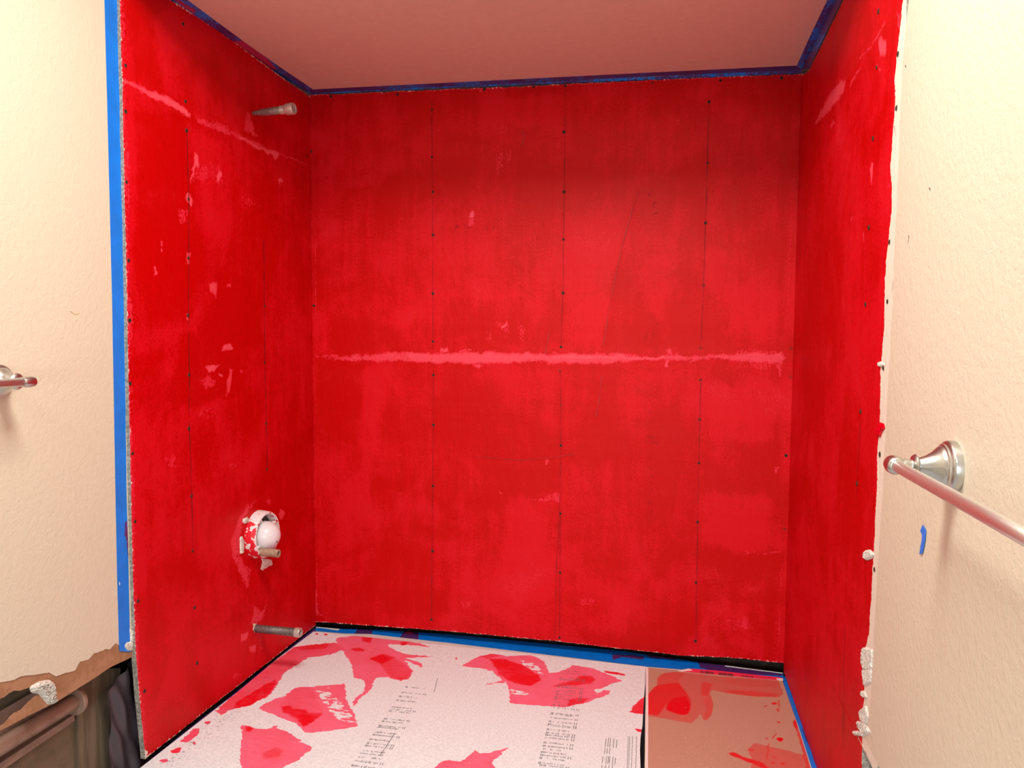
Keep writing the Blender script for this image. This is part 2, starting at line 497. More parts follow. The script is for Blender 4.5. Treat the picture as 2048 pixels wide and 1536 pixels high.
zoomA = lambda p: Z(250, 150, 3.84, p)
zoomB = lambda p: Z(250, 550, 3.84, p)
zoomC = lambda p: Z(420, 950, 3.84, p)
zoomD = lambda p: Z(600, 500, 3.724, p)
zoomE = lambda p: Z(1100, 500, 3.724, p)
zoomF = lambda p: Z(1650, 0, 3.072, p)

LEFT_BARE = [
    (zoomA([(-20, 20), (60, 60), (160, 100), (300, 150), (400, 200), (450, 240), (510, 300), (510, 345), (420, 300), (300, 225), (180, 165), (80, 100), (-20, 80)]), 0.86),
    (zoomA([(40, 40), (200, 105), (180, 150), (60, 95)]), 0.55),
    (zoomA([(520, 300), (720, 360), (860, 440), (1000, 500), (1120, 560), (1190, 590), (1190, 625), (1150, 660), (1100, 610), (960, 555), (860, 490), (700, 430), (560, 380)]), 0.60),
    (zoomA([(1060, 555), (1185, 580), (1190, 620), (1160, 660), (1110, 615), (1060, 590)]), 0.9),
    (zoomA([(880, 470), (1090, 570), (1070, 590), (870, 490)]), 0.85),
    (zoomA([(1190, 595), (1390, 680), (1400, 700), (1190, 612)]), 0.72),
    (zoomA([(520, 590), (545, 590), (575, 690), (570, 720), (545, 700), (520, 770), (505, 820), (500, 790), (530, 660)]), 0.9),
    (zoomA([(500, 700), (650, 690), (700, 760), (600, 840), (490, 820)]), 0.48),
    (zoomA([(720, 750), (745, 750), (745, 780), (720, 830), (705, 800)]), 0.9),
    (zoomA([(640, 640), (740, 700), (760, 860), (700, 850), (620, 760)]), 0.47),
    (zoomA([(480, 900), (505, 900), (520, 1000), (500, 1020), (480, 980), (465, 940)]), 0.85),
    (zoomA([(400, 1030), (500, 1010), (495, 1170), (400, 1150)]), 0.52),
    (zoomA([(1175, 790), (1215, 790), (1220, 830), (1185, 835)]), 0.8),
    (zoomA([(1160, 780), (1230, 780), (1230, 880), (1190, 880)]), 0.42),
    (zoomA([(935, 265), (965, 300), (985, 380), (1000, 440), (1060, 500), (940, 445), (885, 450), (920, 370)]), 0.62),
    (zoomA([(275, 1270), (292, 1270), (292, 1360), (275, 1360)]), 0.75),
    (zoomA([(225, 1460), (240, 1460), (240, 1536), (215, 1536)]), 0.8),
    (zoomA([(470, 1370), (505, 1360), (505, 1460), (475, 1460)]), 0.75),
    (zoomA([(0, 500), (50, 600), (50, 1050), (0, 1050)]), 0.50),
    (zoomA([(900, 930), (1060, 930), (1050, 1040), (900, 1020)]), 0.42),
    (zoomB([(640, 40), (715, 45), (715, 130), (690, 170), (650, 110)]), 0.75),
    (zoomB([(780, 50), (820, 50), (820, 95), (785, 95)]), 0.62),
    (zoomB([(760, 530), (810, 515), (830, 565), (780, 580), (725, 580)]), 0.85),
    (zoomB([(610, 710), (680, 690), (735, 680), (690, 750), (640, 750)]), 0.85),
    (zoomB([(720, 755), (755, 755), (750, 790), (725, 780)]), 0.85),
    (zoomB([(560, 790), (640, 770), (720, 800), (680, 860), (620, 890)]), 0.53),
    (zoomB([(800, 700), (830, 720), (805, 900), (775, 940), (780, 850)]), 0.70),
    (zoomB([(880, 715), (940, 715), (940, 750), (880, 750)]), 0.5),
    (zoomB([(475, 280), (500, 290), (500, 345), (470, 350)]), 0.75),
    (zoomB([(0, 40), (50, 150), (85, 290), (60, 500), (20, 500), (0, 300)]), 0.52),
    (zoomB([(520, 1040), (700, 1010), (720, 1120), (560, 1120)]), 0.44),
    (zoomB([(290, 1380), (400, 1360), (400, 1500), (300, 1500)]), 0.44),
    (zoomB([(800, 1440), (860, 1440), (860, 1500), (800, 1500)]), 0.47),
    (zoomC([(350, 180), (370, 170), (330, 250), (300, 290), (260, 360), (240, 480), (240, 620), (270, 680), (290, 760), (300, 880), (275, 870), (215, 740), (160, 620), (150, 510), (205, 330), (290, 230)]), 0.66),
    (zoomC([(420, 170), (490, 190), (480, 230), (430, 220)]), 0.5),
    (zoomC([(540, 250), (582, 290), (545, 345), (520, 300)]), 0.72),
    (zoomC([(250, 680), (330, 700), (300, 880), (240, 800)]), 0.6),
    (zoomC([(330, 990), (400, 1040), (455, 930), (430, 1040), (400, 1120), (360, 1160), (290, 1140), (330, 1080)]), 0.68),
    (zoomC([(230, 1230), (300, 1180), (290, 1250), (260, 1290), (230, 1290)]), 0.8),
    (zoomC([(310, 1310), (350, 1310), (352, 1365), (305, 1355)]), 0.8),
    (zoomC([(340, 1200), (400, 1210), (420, 1400), (370, 1330)]), 0.5),
    (Z(0, 1150, 3.979, [(1890, 10), (1980, 0), (1970, 130), (1920, 60)]), 0.5),
    (Z(0, 1150, 3.979, [(1860, 760), (1920, 770), (1910, 850), (1850, 820)]), 0.5),
]
LEFT_TONE = [   # + = pinker thin coat, - = thick pure red
    (zoomB([(860, 20), (930, 60), (1000, 180), (1060, 500), (900, 560), (860, 900), (560, 1000), (330, 960), (370, 800), (420, 640), (480, 480), (560, 460), (700, 180), (830, 110)]), -0.55),
    (zoomB([(60, 380), (430, 410), (420, 620), (370, 780), (60, 640)]), 0.22),
    (zoomA([(0, 450), (60, 500), (90, 1000), (60, 1536), (0, 1536)]), 0.35),
    (zoomA([(600, 450), (800, 500), (850, 1100), (600, 1500)]), 0.2),
    (zoomA([(80, 300), (450, 350), (420, 1500), (100, 1500)]), -0.25),
    (Z(200, 0, 4.04, [(380, 150), (600, 60), (1000, 300), (700, 500), (500, 350)]), 0.25),
    (Z(200, 1000, 2.865, [(180, 0), (260, 0), (290, 1000), (260, 1400), (240, 1000)]), 0.25),
    (Z(200, 1000, 2.865, [(300, 500), (480, 500), (520, 1000), (330, 1200)]), 0.18),
]
BACK_BARE = [
    (zoomD([(60, 770), (240, 765), (470, 800), (470, 830), (240, 825), (130, 800)]), 0.50),
    (zoomD([(240, 800), (470, 770), (740, 750), (1000, 755), (1000, 840), (840, 835), (480, 832), (260, 828)]), 0.70),
    (zoomD([(750, 752), (1000, 758), (1500, 757), (1820, 765), (2060, 765), (2060, 850), (1850, 835), (1700, 838), (1500, 850), (1300, 852), (1000, 845), (840, 835)]), 0.80),
    (zoomD([(1050, 720), (1110, 725), (1110, 760), (1050, 760)]), 0.75),
    (zoomD([(1180, 740), (1280, 735), (1280, 760), (1180, 760)]), 0.68),
    (zoomD([(1290, 850), (1380, 850), (1340, 890)]), 0.7),
    (zoomE([(-20, 762), (400, 765), (640, 768), (760, 792), (1000, 778), (1080, 790), (1080, 812), (940, 835), (700, 822), (480, 850), (200, 850), (-20, 852)]), 0.74),
    (zoomE([(0, 790), (120, 780), (640, 790), (1000, 795), (800, 812), (300, 808), (0, 812)]), 0.9),
    (zoomE([(1060, 790), (1200, 772), (1400, 765), (1720, 760), (1760, 830), (1690, 850), (1400, 835), (1200, 808), (1030, 840)]), 0.72),
    (zoomE([(1380, 735), (1720, 740), (1740, 900), (1400, 890)]), 0.47),
    (zoomE([(850, 820), (880, 820), (880, 870), (850, 900)]), 0.75),
    (zoomE([(860, 740), (905, 730), (905, 790), (860, 790)]), 0.62),
    (zoomE([(1690, 760), (1730, 760), (1725, 945), (1705, 945)]), 0.6),
    (Z(860, 360, 12.8, [(995, 850), (1130, 785), (1155, 820), (1145, 960), (980, 965), (1010, 900)]), 0.98),
    (Z(860, 360, 12.8, [(950, 970), (1150, 970), (1175, 1160), (1020, 1215), (960, 1120)]), 0.60),
    (Z(860, 360, 12.8, [(1810, 460), (1860, 430), (1850, 480), (1820, 530)]), 0.85),
    (zoomD([(1500, 580), (1545, 525), (1540, 570), (1510, 595)]), 0.85),
    (zoomD([(1460, 520), (1560, 520), (1580, 660), (1480, 600)]), 0.44),
    (zoomD([(1600, 480), (1680, 560), (1680, 700), (1610, 640)]), 0.46),
    (zoomD([(1380, 590), (1430, 590), (1430, 700), (1380, 690)]), 0.44),
    (Z(600, 100, 3.724, [(1480, 550), (1560, 550), (1540, 650), (1490, 620)]), 0.45),
    (Z(600, 100, 3.724, [(1440, 770), (1600, 740), (1560, 850), (1480, 960), (1430, 900)]), 0.47),
    (Z(600, 100, 3.724, [(780, 290), (900, 285), (860, 320), (790, 315)]), 0.62),
    (Z(600, 100, 3.724, [(1320, 280), (1370, 300), (1340, 330)]), 0.6),
    (Z(600, 850, 3.413, [(1540, 490), (1740, 470), (1780, 520), (1560, 520)]), 0.52),
    (Z(600, 850, 3.413, [(1330, 420), (1370, 450), (1390, 520), (1350, 470)]), 0.6),
    (Z(600, 850, 3.413, [(1680, 230), (1705, 230), (1700, 265), (1680, 270)]), 0.62),
    (Z(600, 850, 3.413, [(1090, 1190), (1170, 1190), (1170, 1260), (1100, 1260)]), 0.5),
    (Z(600, 850, 3.413, [(80, 1080), (110, 1100), (140, 1290), (220, 1320), (100, 1310), (75, 1240)]), 0.62),
    (Z(600, 850, 3.413, [(470, 820), (520, 820), (510, 920), (470, 920)]), 0.46),
    (Z(1100, 850, 2.793, [(20, 370), (60, 380), (60, 430), (20, 430)]), 0.55),
    (Z(1100, 850, 2.793, [(160, 960), (260, 960), (260, 1010), (160, 1010)]), 0.46),
    (Z(1100, 850, 2.793, [(950, 1080), (1100, 1060), (1160, 1150), (1000, 1160)]), 0.46),
    (Z(1100, 850, 2.793, [(1060, 700), (1300, 690), (1290, 720), (1100, 730)]), 0.48),
    (Z(1100, 850, 2.793, [(1240, 230), (1300, 220), (1260, 270)]), 0.52),
    (Z(1100, 100, 3.724, [(930, 490), (970, 490), (960, 560), (930, 540)]), 0.48),
    (Z(1100, 100, 3.724, [(1480, 630), (1560, 630), (1560, 655), (1480, 655)]), 0.44),
]
BACK_TONE = [
    (Z(0, 0, 1, [(1275, 380), (1420, 300), (1410, 690), (1205, 700), (1235, 540)]), -0.22),
    (Z(0, 0, 1, [(1130, 440), (1240, 450), (1200, 690), (1130, 690)]), 0.22),
    (Z(1100, 850, 2.793, [(830, 380), (1250, 390), (1300, 690), (1000, 690), (840, 640)]), 0.42),
    (Z(1100, 850, 2.793, [(830, 700), (1300, 740), (1300, 1000), (840, 1000)]), -0.35),
    (Z(1100, 850, 2.793, [(1080, 110), (1240, 100), (1260, 380), (1090, 380)]), -0.4),
    (Z(1100, 850, 2.793, [(700, 1030), (960, 1040), (1000, 1240), (720, 1240)]), -0.25),
    (zoomE([(1300, 250), (1740, 300), (1740, 690), (1320, 620)]), 0.3),
    (zoomE([(1130, 870), (1420, 880), (1420, 1010), (1130, 1010)]), -0.3),
    (zoomE([(1180, 1020), (1700, 1000), (1700, 1420), (1180, 1400)]), 0.32),
    (zoomE([(480, 950), (760, 950), (740, 1400), (500, 1350)]), 0.25),
    (zoomE([(700, 50), (980, 50), (850, 500), (720, 480)]), 0.3),
    (zoomE([(1160, 20), (1300, 20), (1260, 300), (1160, 260)]), 0.25),
    (zoomD([(130, 480), (230, 480), (230, 760), (130, 760)]), 0.3),
    (zoomD([(240, 480), (760, 600), (760, 740), (250, 760)]), -0.3),
    (zoomD([(480, 860), (680, 860), (560, 1480), (440, 1480)]), 0.3),
    (zoomD([(130, 850), (470, 860), (440, 1250), (130, 1250)]), -0.25),
    (zoomD([(1040, 370), (1430, 370), (1440, 560), (1050, 740)]), -0.3),
    (zoomD([(1450, 870), (1900, 900), (1880, 1300), (1500, 1200)]), 0.3),
    (zoomD([(1000, 1080), (1450, 1000), (1450, 1300), (1020, 1480)]), -0.22),
    (Z(600, 850, 3.413, [(1340, 280), (1760, 260), (1760, 440), (1400, 480)]), -0.35),
    (Z(600, 850, 3.413, [(1450, 500), (1740, 520), (1740, 1200), (1300, 1150)]), 0.25),
    (Z(600, 850, 3.413, [(300, 400), (450, 300), (470, 650), (290, 640)]), 0.2),
    (Z(600, 850, 3.413, [(540, 1140), (1000, 1130), (1000, 1280), (540, 1300)]), -0.3),
    (Z(600, 100, 3.724, [(600, 500), (950, 450), (940, 900), (650, 900)]), 0.15),
    (Z(600, 100, 3.724, [(1340, 360), (1960, 340), (1960, 600), (1350, 560)]), 0.3),
    (Z(600, 100, 3.724, [(1020, 600), (1330, 600), (1330, 1000), (1020, 1200)]), -0.15),
]
RIGHT_BARE = [
    (zoomF([(370, 120), (385, 130), (330, 230), (260, 320), (200, 390), (180, 400), (240, 320), (300, 250)]), 0.62),
    (zoomF([(330, 235), (370, 225), (378, 260), (372, 350), (335, 355), (325, 290)]), 0.86),
    (zoomF([(310, 385), (350, 420), (340, 455), (315, 420)]), 0.6),
    (zoomF([(215, 420), (230, 430), (190, 480), (150, 550), (145, 540), (180, 460)]), 0.62),
    (zoomF([(110, 470), (140, 480), (118, 560), (60, 640), (20, 700), (-60, 770), (-60, 740), (0, 630), (60, 530)]), 0.80),
    (zoomF([(40, 740), (70, 745), (60, 770), (25, 800)]), 0.6),
    (zoomF([(285, 990), (300, 1000), (295, 1060), (285, 1160), (278, 1100), (268, 1060)]), 0.8),
    (zoomF([(150, 1320), (170, 1325), (165, 1350), (150, 1350)]), 0.6),
    (zoomF([(440, 60), (475, 60), (475, 130), (445, 180)]), 0.62),
    (zoomF([(360, 1110), (410, 1110), (410, 1180), (370, 1170)]), 0.5),
    (Z(1650, 450, 3.84, [(292, 40), (300, 40), (296, 145), (288, 145)]), 0.7),
]
RIGHT_TONE = [
    (Z(0, 0, 1, [(1640, 480), (1690, 480), (1690, 680), (1620, 900), (1600, 700)]), -0.25),
    (Z(0, 0, 1, [(1700, 470), (1770, 470), (1760, 1000), (1700, 900)]), 0.18),
    (Z(0, 0, 1, [(1600, 1000), (1680, 950), (1690, 1200), (1600, 1300)]), 0.2),
    (Z(0, 0, 1, [(1690, 780), (1730, 780), (1700, 1100), (1660, 1200)]), -0.25),
]

def build_mask(pl, A, B, bare, tone, raw):
    X, Y = warp(A, B, 0.0042, 17)
    f0 = np.zeros(X.shape); f1 = np.zeros(X.shape); f2 = np.zeros(X.shape)
    for p, v in bare:
        q_ = pl.poly(p); stamp(f0, X, Y, q_, v, softness(q_))
    for p, v in tone:
        t = np.zeros(X.shape); stamp(t, X, Y, pl.poly(p), 1.0, 0.02); f1 += t * v
    for p, v in raw: stamp(f2, X, Y, p if isinstance(p, np.ndarray) else pl.poly(p), v, 0.003)
    return f0, f1, f2

# ------------------------------------------------------------------ screws
seg = 12
def screw_mesh():
    V, F, fm = [], [], []
    prof = [(0.0, 0.0052), (0.0009, 0.0046), (0.0011, 0.0036), (0.0004, 0.0022)]
    for h, r in prof:
        for k in range(seg):
            a = 2 * math.pi * k / seg; V.append((r * math.cos(a), r * math.sin(a), h))
    for i in range(len(prof) - 1):
        for k in range(seg):
            j = (k + 1) % seg; F.append((i*seg+k, i*seg+j, (i+1)*seg+j, (i+1)*seg+k)); fm.append(0 if i < 2 else 1)
    F.append(tuple(3 * seg + k for k in range(seg))); fm.append(1)
    return mesh('screw', V, F, [M['screw'], M['hole']], False, fm)
SCREW = screw_mesh()
def screws(pl, pts, parents):
    q = Vector(pl.n).to_track_quat('Z', 'Y')
    for px, py in pts:
        a, b = pl.at(px, py)
        par = parents(a, b)
        o = bpy.data.objects.new('screw', SCREW)
        s = random.uniform(0.78, 1.05)
        o.matrix_world = Matrix.Translation(Vector(pl.pt(a, b) + pl.n * 0.0002)) @ q.to_matrix().to_4x4() @ Matrix.Rotation(random.uniform(0, 6), 4, 'Z') @ Matrix.Scale(s, 4)
        C.objects.link(o); o.parent = par

# ------------------------------------------------------------------ the room shell
CAV = 0.10
wall_back = box('wall_back', (-0.16, 0.10, -0.42), (W + 0.16, 0.14, 2.1), M['cavity'], kind='structure')
wall_left = box('wall_left', (-0.20, -3.55, -0.42), (-0.16, 0.10, 2.1), M['cavity'], kind='structure')
wall_right = box('wall_right', (W + 0.16, -3.55, -0.42), (W + 0.20, 0.10, 2.1), M['cavity'], kind='structure')
floor = box('floor', (-0.20, -3.6, -0.47), (W + 0.20, 0.14, -0.42), M['floor'], kind='structure')
wall_front = box('wall_front', (-0.20, -3.6, -0.42), (W + 0.20, -3.55, 2.1), M['beige'], kind='structure')
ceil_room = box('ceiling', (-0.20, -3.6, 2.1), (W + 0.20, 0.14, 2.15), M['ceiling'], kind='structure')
fill_frame = empty('fill_light_frame', (1.0, -3.54, 0.75), kind='structure')  # frame added around the low fill light; not a known window
for p0, p1 in (((-0.52, 0, -0.42), (-0.46, 0.03, 0.42)), ((0.46, 0, -0.42), (0.52, 0.03, 0.42)), ((-0.46, 0, 0.36), (0.46, 0.03, 0.42)), ((-0.46, 0, -0.42), (0.46, 0.03, -0.36))):
    box('fill_frame_bar', p0, p1, M['white'], fill_frame)
# dropped ceiling over the tub alcove
SOF = -0.93
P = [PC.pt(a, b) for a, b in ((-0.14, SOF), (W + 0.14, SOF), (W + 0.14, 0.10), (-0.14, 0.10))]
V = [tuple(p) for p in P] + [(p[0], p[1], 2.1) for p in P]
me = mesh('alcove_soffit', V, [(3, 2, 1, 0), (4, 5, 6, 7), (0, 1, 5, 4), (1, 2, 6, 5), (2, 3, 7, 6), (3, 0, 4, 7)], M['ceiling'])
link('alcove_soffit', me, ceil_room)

STEP = 0.0032
# back wall: two boards meeting at the horizontal seam
seam_b = interp(PB, [(630, 716), (1100, 712), (1575, 716)], 1)
bot_b = interp(PB, [(628, 1243), (700, 1248), (900, 1263), (1120, 1283), (1235, 1297), (1340, 1308), (1345, 1310), (1470, 1316), (1568, 1326)], 1)
top_b = interp(PB, [(616, 190), (700, 187), (870, 180), (900, 178), (1000, 175), (1131, 168), (1441, 154), (1606, 148)], 1)
parts_b = []
for k, (lo, hi) in enumerate(((bot_b, lambda x: seam_b(x) - 0.00005), (lambda x: seam_b(x) + 0.00005, top_b))):
    A, B = grid_between(-0.022, W + 0.012, (lambda x, f=lo: f(x) + (jag(x, 0.0012, 40, 3) if f is bot_b else 0)), (lambda x, f=hi: f(x) + (jag(x, 0.0014, 45, 5) if f is top_b else 0)), STEP)
    edge = [ ]
    m3 = build_mask(PB, A, B, BACK_BARE, BACK_TONE, edge)
    e = (B - lo(A)) if k == 0 else (hi(A) - B)
    m3[2][...] = np.maximum(m3[2], np.clip(0.46 - e / 0.012, 0, 0.46))
    m3[0][...] = np.maximum(m3[0], np.clip(0.55 - e / 0.03, 0, 0.55))
    # pale streaks down both inside corners
    for cx, wd, s, amp in ((0.004, 0.005, 11, 0.62), (W - 0.020 - 0.0, 0.004, 12, 0.60)):
        xx = cx + (-0.0109 * 0 if cx < 1 else -0.004 * (B - 0.9)) + jag(B, 0.002, 3, s)
        m3[0][...] = np.maximum(m3[0], np.clip(1 - np.abs(A - xx) / wd, 0, 1) * (amp * (0.75 + jag(B, 0.25, 7, s + 1))))
    # the mesh-tape band of the right corner
    m3[1][...] += -0.30 * np.clip(1 - np.abs(A - (W - 0.045)) / 0.02, 0, 1)
    wob = jag(A * 1.0 + B * 0.35, 0.0005, 5, 21) + jag(B, 0.0005, 6, 22)
    # ridge left by the trowel, and the tape bulge at the seam
    sp = PB.poly([(1275, 380), (1245, 480), (1225, 590), (1207, 700)])
    cxr = np.interp(B, sp[::-1, 1], sp[::-1, 0])
    if k == 1: wob = wob + 0.0010 * np.clip(1 - np.abs(A - cxr) / 0.006, 0, 1) * (B < sp[0, 1])
    wob = wob + 0.0012 * np.exp(-((B - seam_b(A)) / 0.02) ** 2)
    parts_b.append(sheet('cement_board', PB, A, B, 0.0125, [M['red'], M['cement']], m3, wall_back, wob,
                         label=('lower' if k == 0 else 'upper') + ' red coated board of the back wall'))
lowB, upB = parts_b

# left wall
edge_l = interp(PL, [(238, -60), (240, 0), (245, 200), (248, 360), (252, 500), (257, 760), (262, 1000), (266, 1150), (271, 1290), (281, 1420), (290, 1512)], 0)
seam_l = interp(PL, [(245, 168), (370, 234), (500, 287), (612, 328)], 1)
bot_l = interp(PL, [(630, 1252), (450, 1392), (290, 1518)], 1)
top_l = interp(PL, [(618, 192), (560, 152), (500, 108), (440, 62), (400, 36), (338, -2), (300, -30)], 1)
YB = -0.0005
def side_grid(edge, lo, hi, step):
    ny = int(0.98 / step); T = np.linspace(0, 1, ny)
    # rows by height, columns by depth: start from the far corner
    nz = max(2, int((hi(-0.4) - lo(-0.4)) / step)); S = np.linspace(0, 1, nz)
    zmid = lo(-0.4) + (hi(-0.4) - lo(-0.4)) * S
    A = YB + (edge(zmid)[None, :] - YB) * T[:, None]
    B = lo(A[:, 0:1] * 0 + A) + (hi(A) - lo(A)) * S[None, :]
    return A, B
parts_l = []
for k, (lo, hi) in enumerate(((bot_l, lambda y: seam_l(y) - 0.00005), (lambda y: seam_l(y) + 0.00005, top_l))):
    A, B = side_grid(lambda z: edge_l(z) + jag(z, 0.0006, 30, 8), (lambda y, f=lo: f(y) + (jag(-y, 0.001, 40, 9) if f is bot_l else 0)),
                     (lambda y, f=hi: f(y) + (jag(-y, 0.002, 35, 10) if f is top_l else 0)), STEP)
    raw = [(Z(260, 1340, 6.827, [(180, 1100), (240, 1120), (245, 1215), (440, 1080), (640, 990), (640, 1040), (260, 1340), (180, 1340)]), 0.75),
           (zoomC([(325, 1145), (360, 1150), (372, 1180), (355, 1215), (335, 1190)]), 0.9),
           (zoomC([(400, 650), (470, 650), (470, 690), (430, 725), (390, 725)]), 0.85),
           (zoomB([(5, 270), (30, 290), (20, 350), (5, 350)]), 0.7)]
    m3 = build_mask(PL, A, B, LEFT_BARE, LEFT_TONE, raw)
    e = (B - lo(A)) if k == 0 else (hi(A) - B)
    m3[2][...] = np.maximum(m3[2], np.clip((0.50 if k == 0 else 0.56) - e / 0.016, 0, 0.6))
    ef = A - edge_l(B)
    fr = 0.46 if k else 0.42
    m3[2][...] = np.maximum(m3[2], np.clip(fr - ef / 0.02, 0, 0.6))
    m3[0][...] = np.maximum(m3[0], np.clip(0.60 - ef / 0.05, 0, 0.6))
    m3[1][...] += 0.3 * np.clip(1 - ef / 0.05, 0, 1)
    m3[0][...] = np.maximum(m3[0], np.clip(1 + (A - 0.0) / 0.006, 0, 1) * (0.5 + jag(B, 0.2, 6, 31)))
    wob = jag(A * 1.3 + B * 0.5, 0.0005, 5, 41) + 0.0012 * np.exp(-((B - seam_l(A)) / 0.02) ** 2)
    parts_l.append(sheet('cement_board', PL, A, B, 0.0125, [M['red'], M['cement']], m3, wall_left, wob,
                         label=('lower' if k == 0 else 'upper') + ' red coated board of the left wall'))
lowL, upL = parts_l

# right wall: board runs on a little past the paint, under the drywall edge
red_edge = interp(PR, [(1807, -40), (1806, 0), (1799, 60), (1793, 110), (1789, 170), (1789, 230), (1784, 290), (1781, 330), (1783, 370), (1783, 420), (1778, 470), (1773, 510), (1769, 560), (1768, 620), (1767, 660), (1764, 705), (1760, 740), (1760, 800), (1758, 860), (1755, 900), (1754, 980), (1750, 1040), (1746, 1120), (1743, 1180), (1738, 1260), (1728, 1310), (1728, 1390), (1722, 1450), (1724, 1475), (1724, 1536), (1724, 1600)], 0)
FR = -1.000
seam_r = interp(PR, [(1612, 262), (1650, 215), (1700, 150), (1780, 45)], 1)
bot_r = interp(PR, [(1568, 1345), (1600, 1440), (1640, 1555)], 1)
top_r = interp(PR, [(1606, 150), (1620, 138), (1650, 77), (1686, 2), (1700, -26)], 1)
parts_r = []
for k, (lo, hi) in enumerate(((bot_r, lambda y: seam_r(y) - 0.00005), (lambda y: seam_r(y) + 0.00005, top_r))):
    A, B = side_grid(lambda z: np.where(z > 0.27, FR + 0 * z, np.clip(red_edge(z), -0.96, -0.88)), (lambda y, f=lo: f(y) + (jag(-y, 0.001, 40, 14) if f is bot_r else 0)),
                     (lambda y, f=hi: f(y) + (jag(-y, 0.001, 45, 15) if f is top_r else 0)), STEP)
    m3 = build_mask(PR, A, B, RIGHT_BARE, RIGHT_TONE, [])
    d = A - (red_edge(B) + jag(B, 0.0022, 25, 51))
    m3[2][...] = np.maximum(m3[2], np.clip(0.5 - d / 0.008, 0, 1))
    m3[1][...] += 0.25 * np.clip(1 - d / 0.04, 0, 1)
    e = hi(A) - B
    if k: m3[2][...] = np.maximum(m3[2], np.clip(0.5 - e / 0.012, 0, 0.5))
    wob = jag(A * 1.3 + B * 0.5, 0.0005, 5, 61) + 0.0010 * np.exp(-((B - seam_r(A)) / 0.02) ** 2)
    parts_r.append(sheet('cement_board', PR, A, B, 0.0125, [M['red'], M['cement']], m3, wall_right, wob,
                         label=('lower' if k == 0 else 'upper') + ' red coated board of the right wall'))
lowR, upR = parts_r

SB = [(662, 193), (795, 189), (969, 179), (1067, 174), (1131, 172), (864, 220), (864, 314), (866, 384), (866, 470), (622, 303), (1128, 264), (1128, 384), (1127, 479),
      (1305, 166), (1441, 161), (1563, 156), (1418, 204), (1415, 326), (1411, 446), (1597, 440), (628, 611), (866, 587), (866, 683), (867, 750), (867, 850),
      (1126, 586), (1122, 694), (1120, 742), (1123, 810), (1122, 891), (1407, 571), (1401, 697), (1401, 760), (1399, 839), (1582, 697), (1581, 755), (866, 972),
      (865, 1102), (863, 1239), (1121, 1027), (1120, 1145), (1119, 1275), (1398, 926), (1395, 1044), (1392, 1165), (1391, 1282), (1572, 911), (1569, 1058)]
SL = [(371, 203), (373, 261), (377, 398), (377, 516), (251, 223), (253, 364), (257, 521), (613, 313), (376, 631), (378, 750), (378, 857), (259, 641), (260, 767), (265, 907),
      (529, 612), (529, 725), (532, 847), (534, 939), (270, 1043), (385, 1102), (383, 992), (276, 1202), (389, 1215), (394, 1326), (289, 1382), (251, 131), (366, 48)]
SR = [(1757, 23), (1753, 135), (1746, 277), (1796, 108), (1793, 216), (1738, 455), (1779, 484), (1775, 603), (1731, 609), (1767, 736), (1721, 823), (1760, 909), (1714, 967), (1749, 1139)]
screws(PB, SB, lambda a, b: lowB if b < seam_b(a) else upB)
screws(PL, SL, lambda a, b: lowL if b < seam_l(a) else upL)
screws(PR, SR, lambda a, b: lowR if b < seam_r(a) else upR)

# drawn screw lines and scribbles showing through the coat
for i, (pts, par) in enumerate((([(864, 200), (865, 384), (866, 587), (866, 698)], upB), ([(867, 738), (867, 852), (865, 1000), (864, 1105), (863, 1239)], lowB),
        ([(1131, 176), (1128, 384), (1126, 586), (1122, 694)], upB), ([(1121, 742), (1122, 891), (1119, 1027), (1112, 1150), (1110, 1273)], lowB),
        ([(1121, 1030), (1120, 1145), (1119, 1272)], lowB),
        ([(1418, 208), (1411, 446), (1407, 571), (1401, 697)], upB), ([(1401, 765), (1398, 926), (1395, 1044), (1392, 1282)], lowB))):
    stroke('pencil_line', PB, pts, 0.00055, M['pencil'], par, 0.0018, 0.0005, 70 + i)
for i, (pts, w_) in enumerate((([(1276, 385), (1262, 430), (1247, 480)], 0.0012), ([(1246, 482), (1232, 545), (1222, 600), (1206, 690)], 0.0011), ([(1204, 752), (1198, 800), (1192, 835)], 0.0009),
        ([(950, 912), (1040, 920), (1110, 914), (1150, 908)], 0.0009), ([(1045, 262), (1050, 275), (1043, 292)], 0.0012), ([(1100, 655), (1096, 680), (1090, 708)], 0.0014))):
    stroke('paint_ridge', PB, pts, w_, M['ridge'], lowB if pts[0][1] > 720 else upB, 0.0022, 0.001, 80 + i)
for i, (pts, par) in enumerate((([(373, 264), (377, 398), (377, 516), (376, 631), (378, 750), (378, 857), (383, 992), (385, 1102)], lowL),
                               ([(527, 480), (528, 600), (529, 725), (532, 847), (534, 939)], lowL))):
    stroke('pencil_line', PL, pts, 0.0008, M['pencil'], par, 0.0015, 0.0006, 90 + i)
for i, pts in enumerate(([(1722, 840), (1717, 920), (1713, 1000)], [(1690, 1250), (1688, 1400), (1686, 1500)])):
    stroke('pencil_line', PR, pts, 0.0008, M['pencil'], lowR, 0.0015, 0.0006, 95 + i)
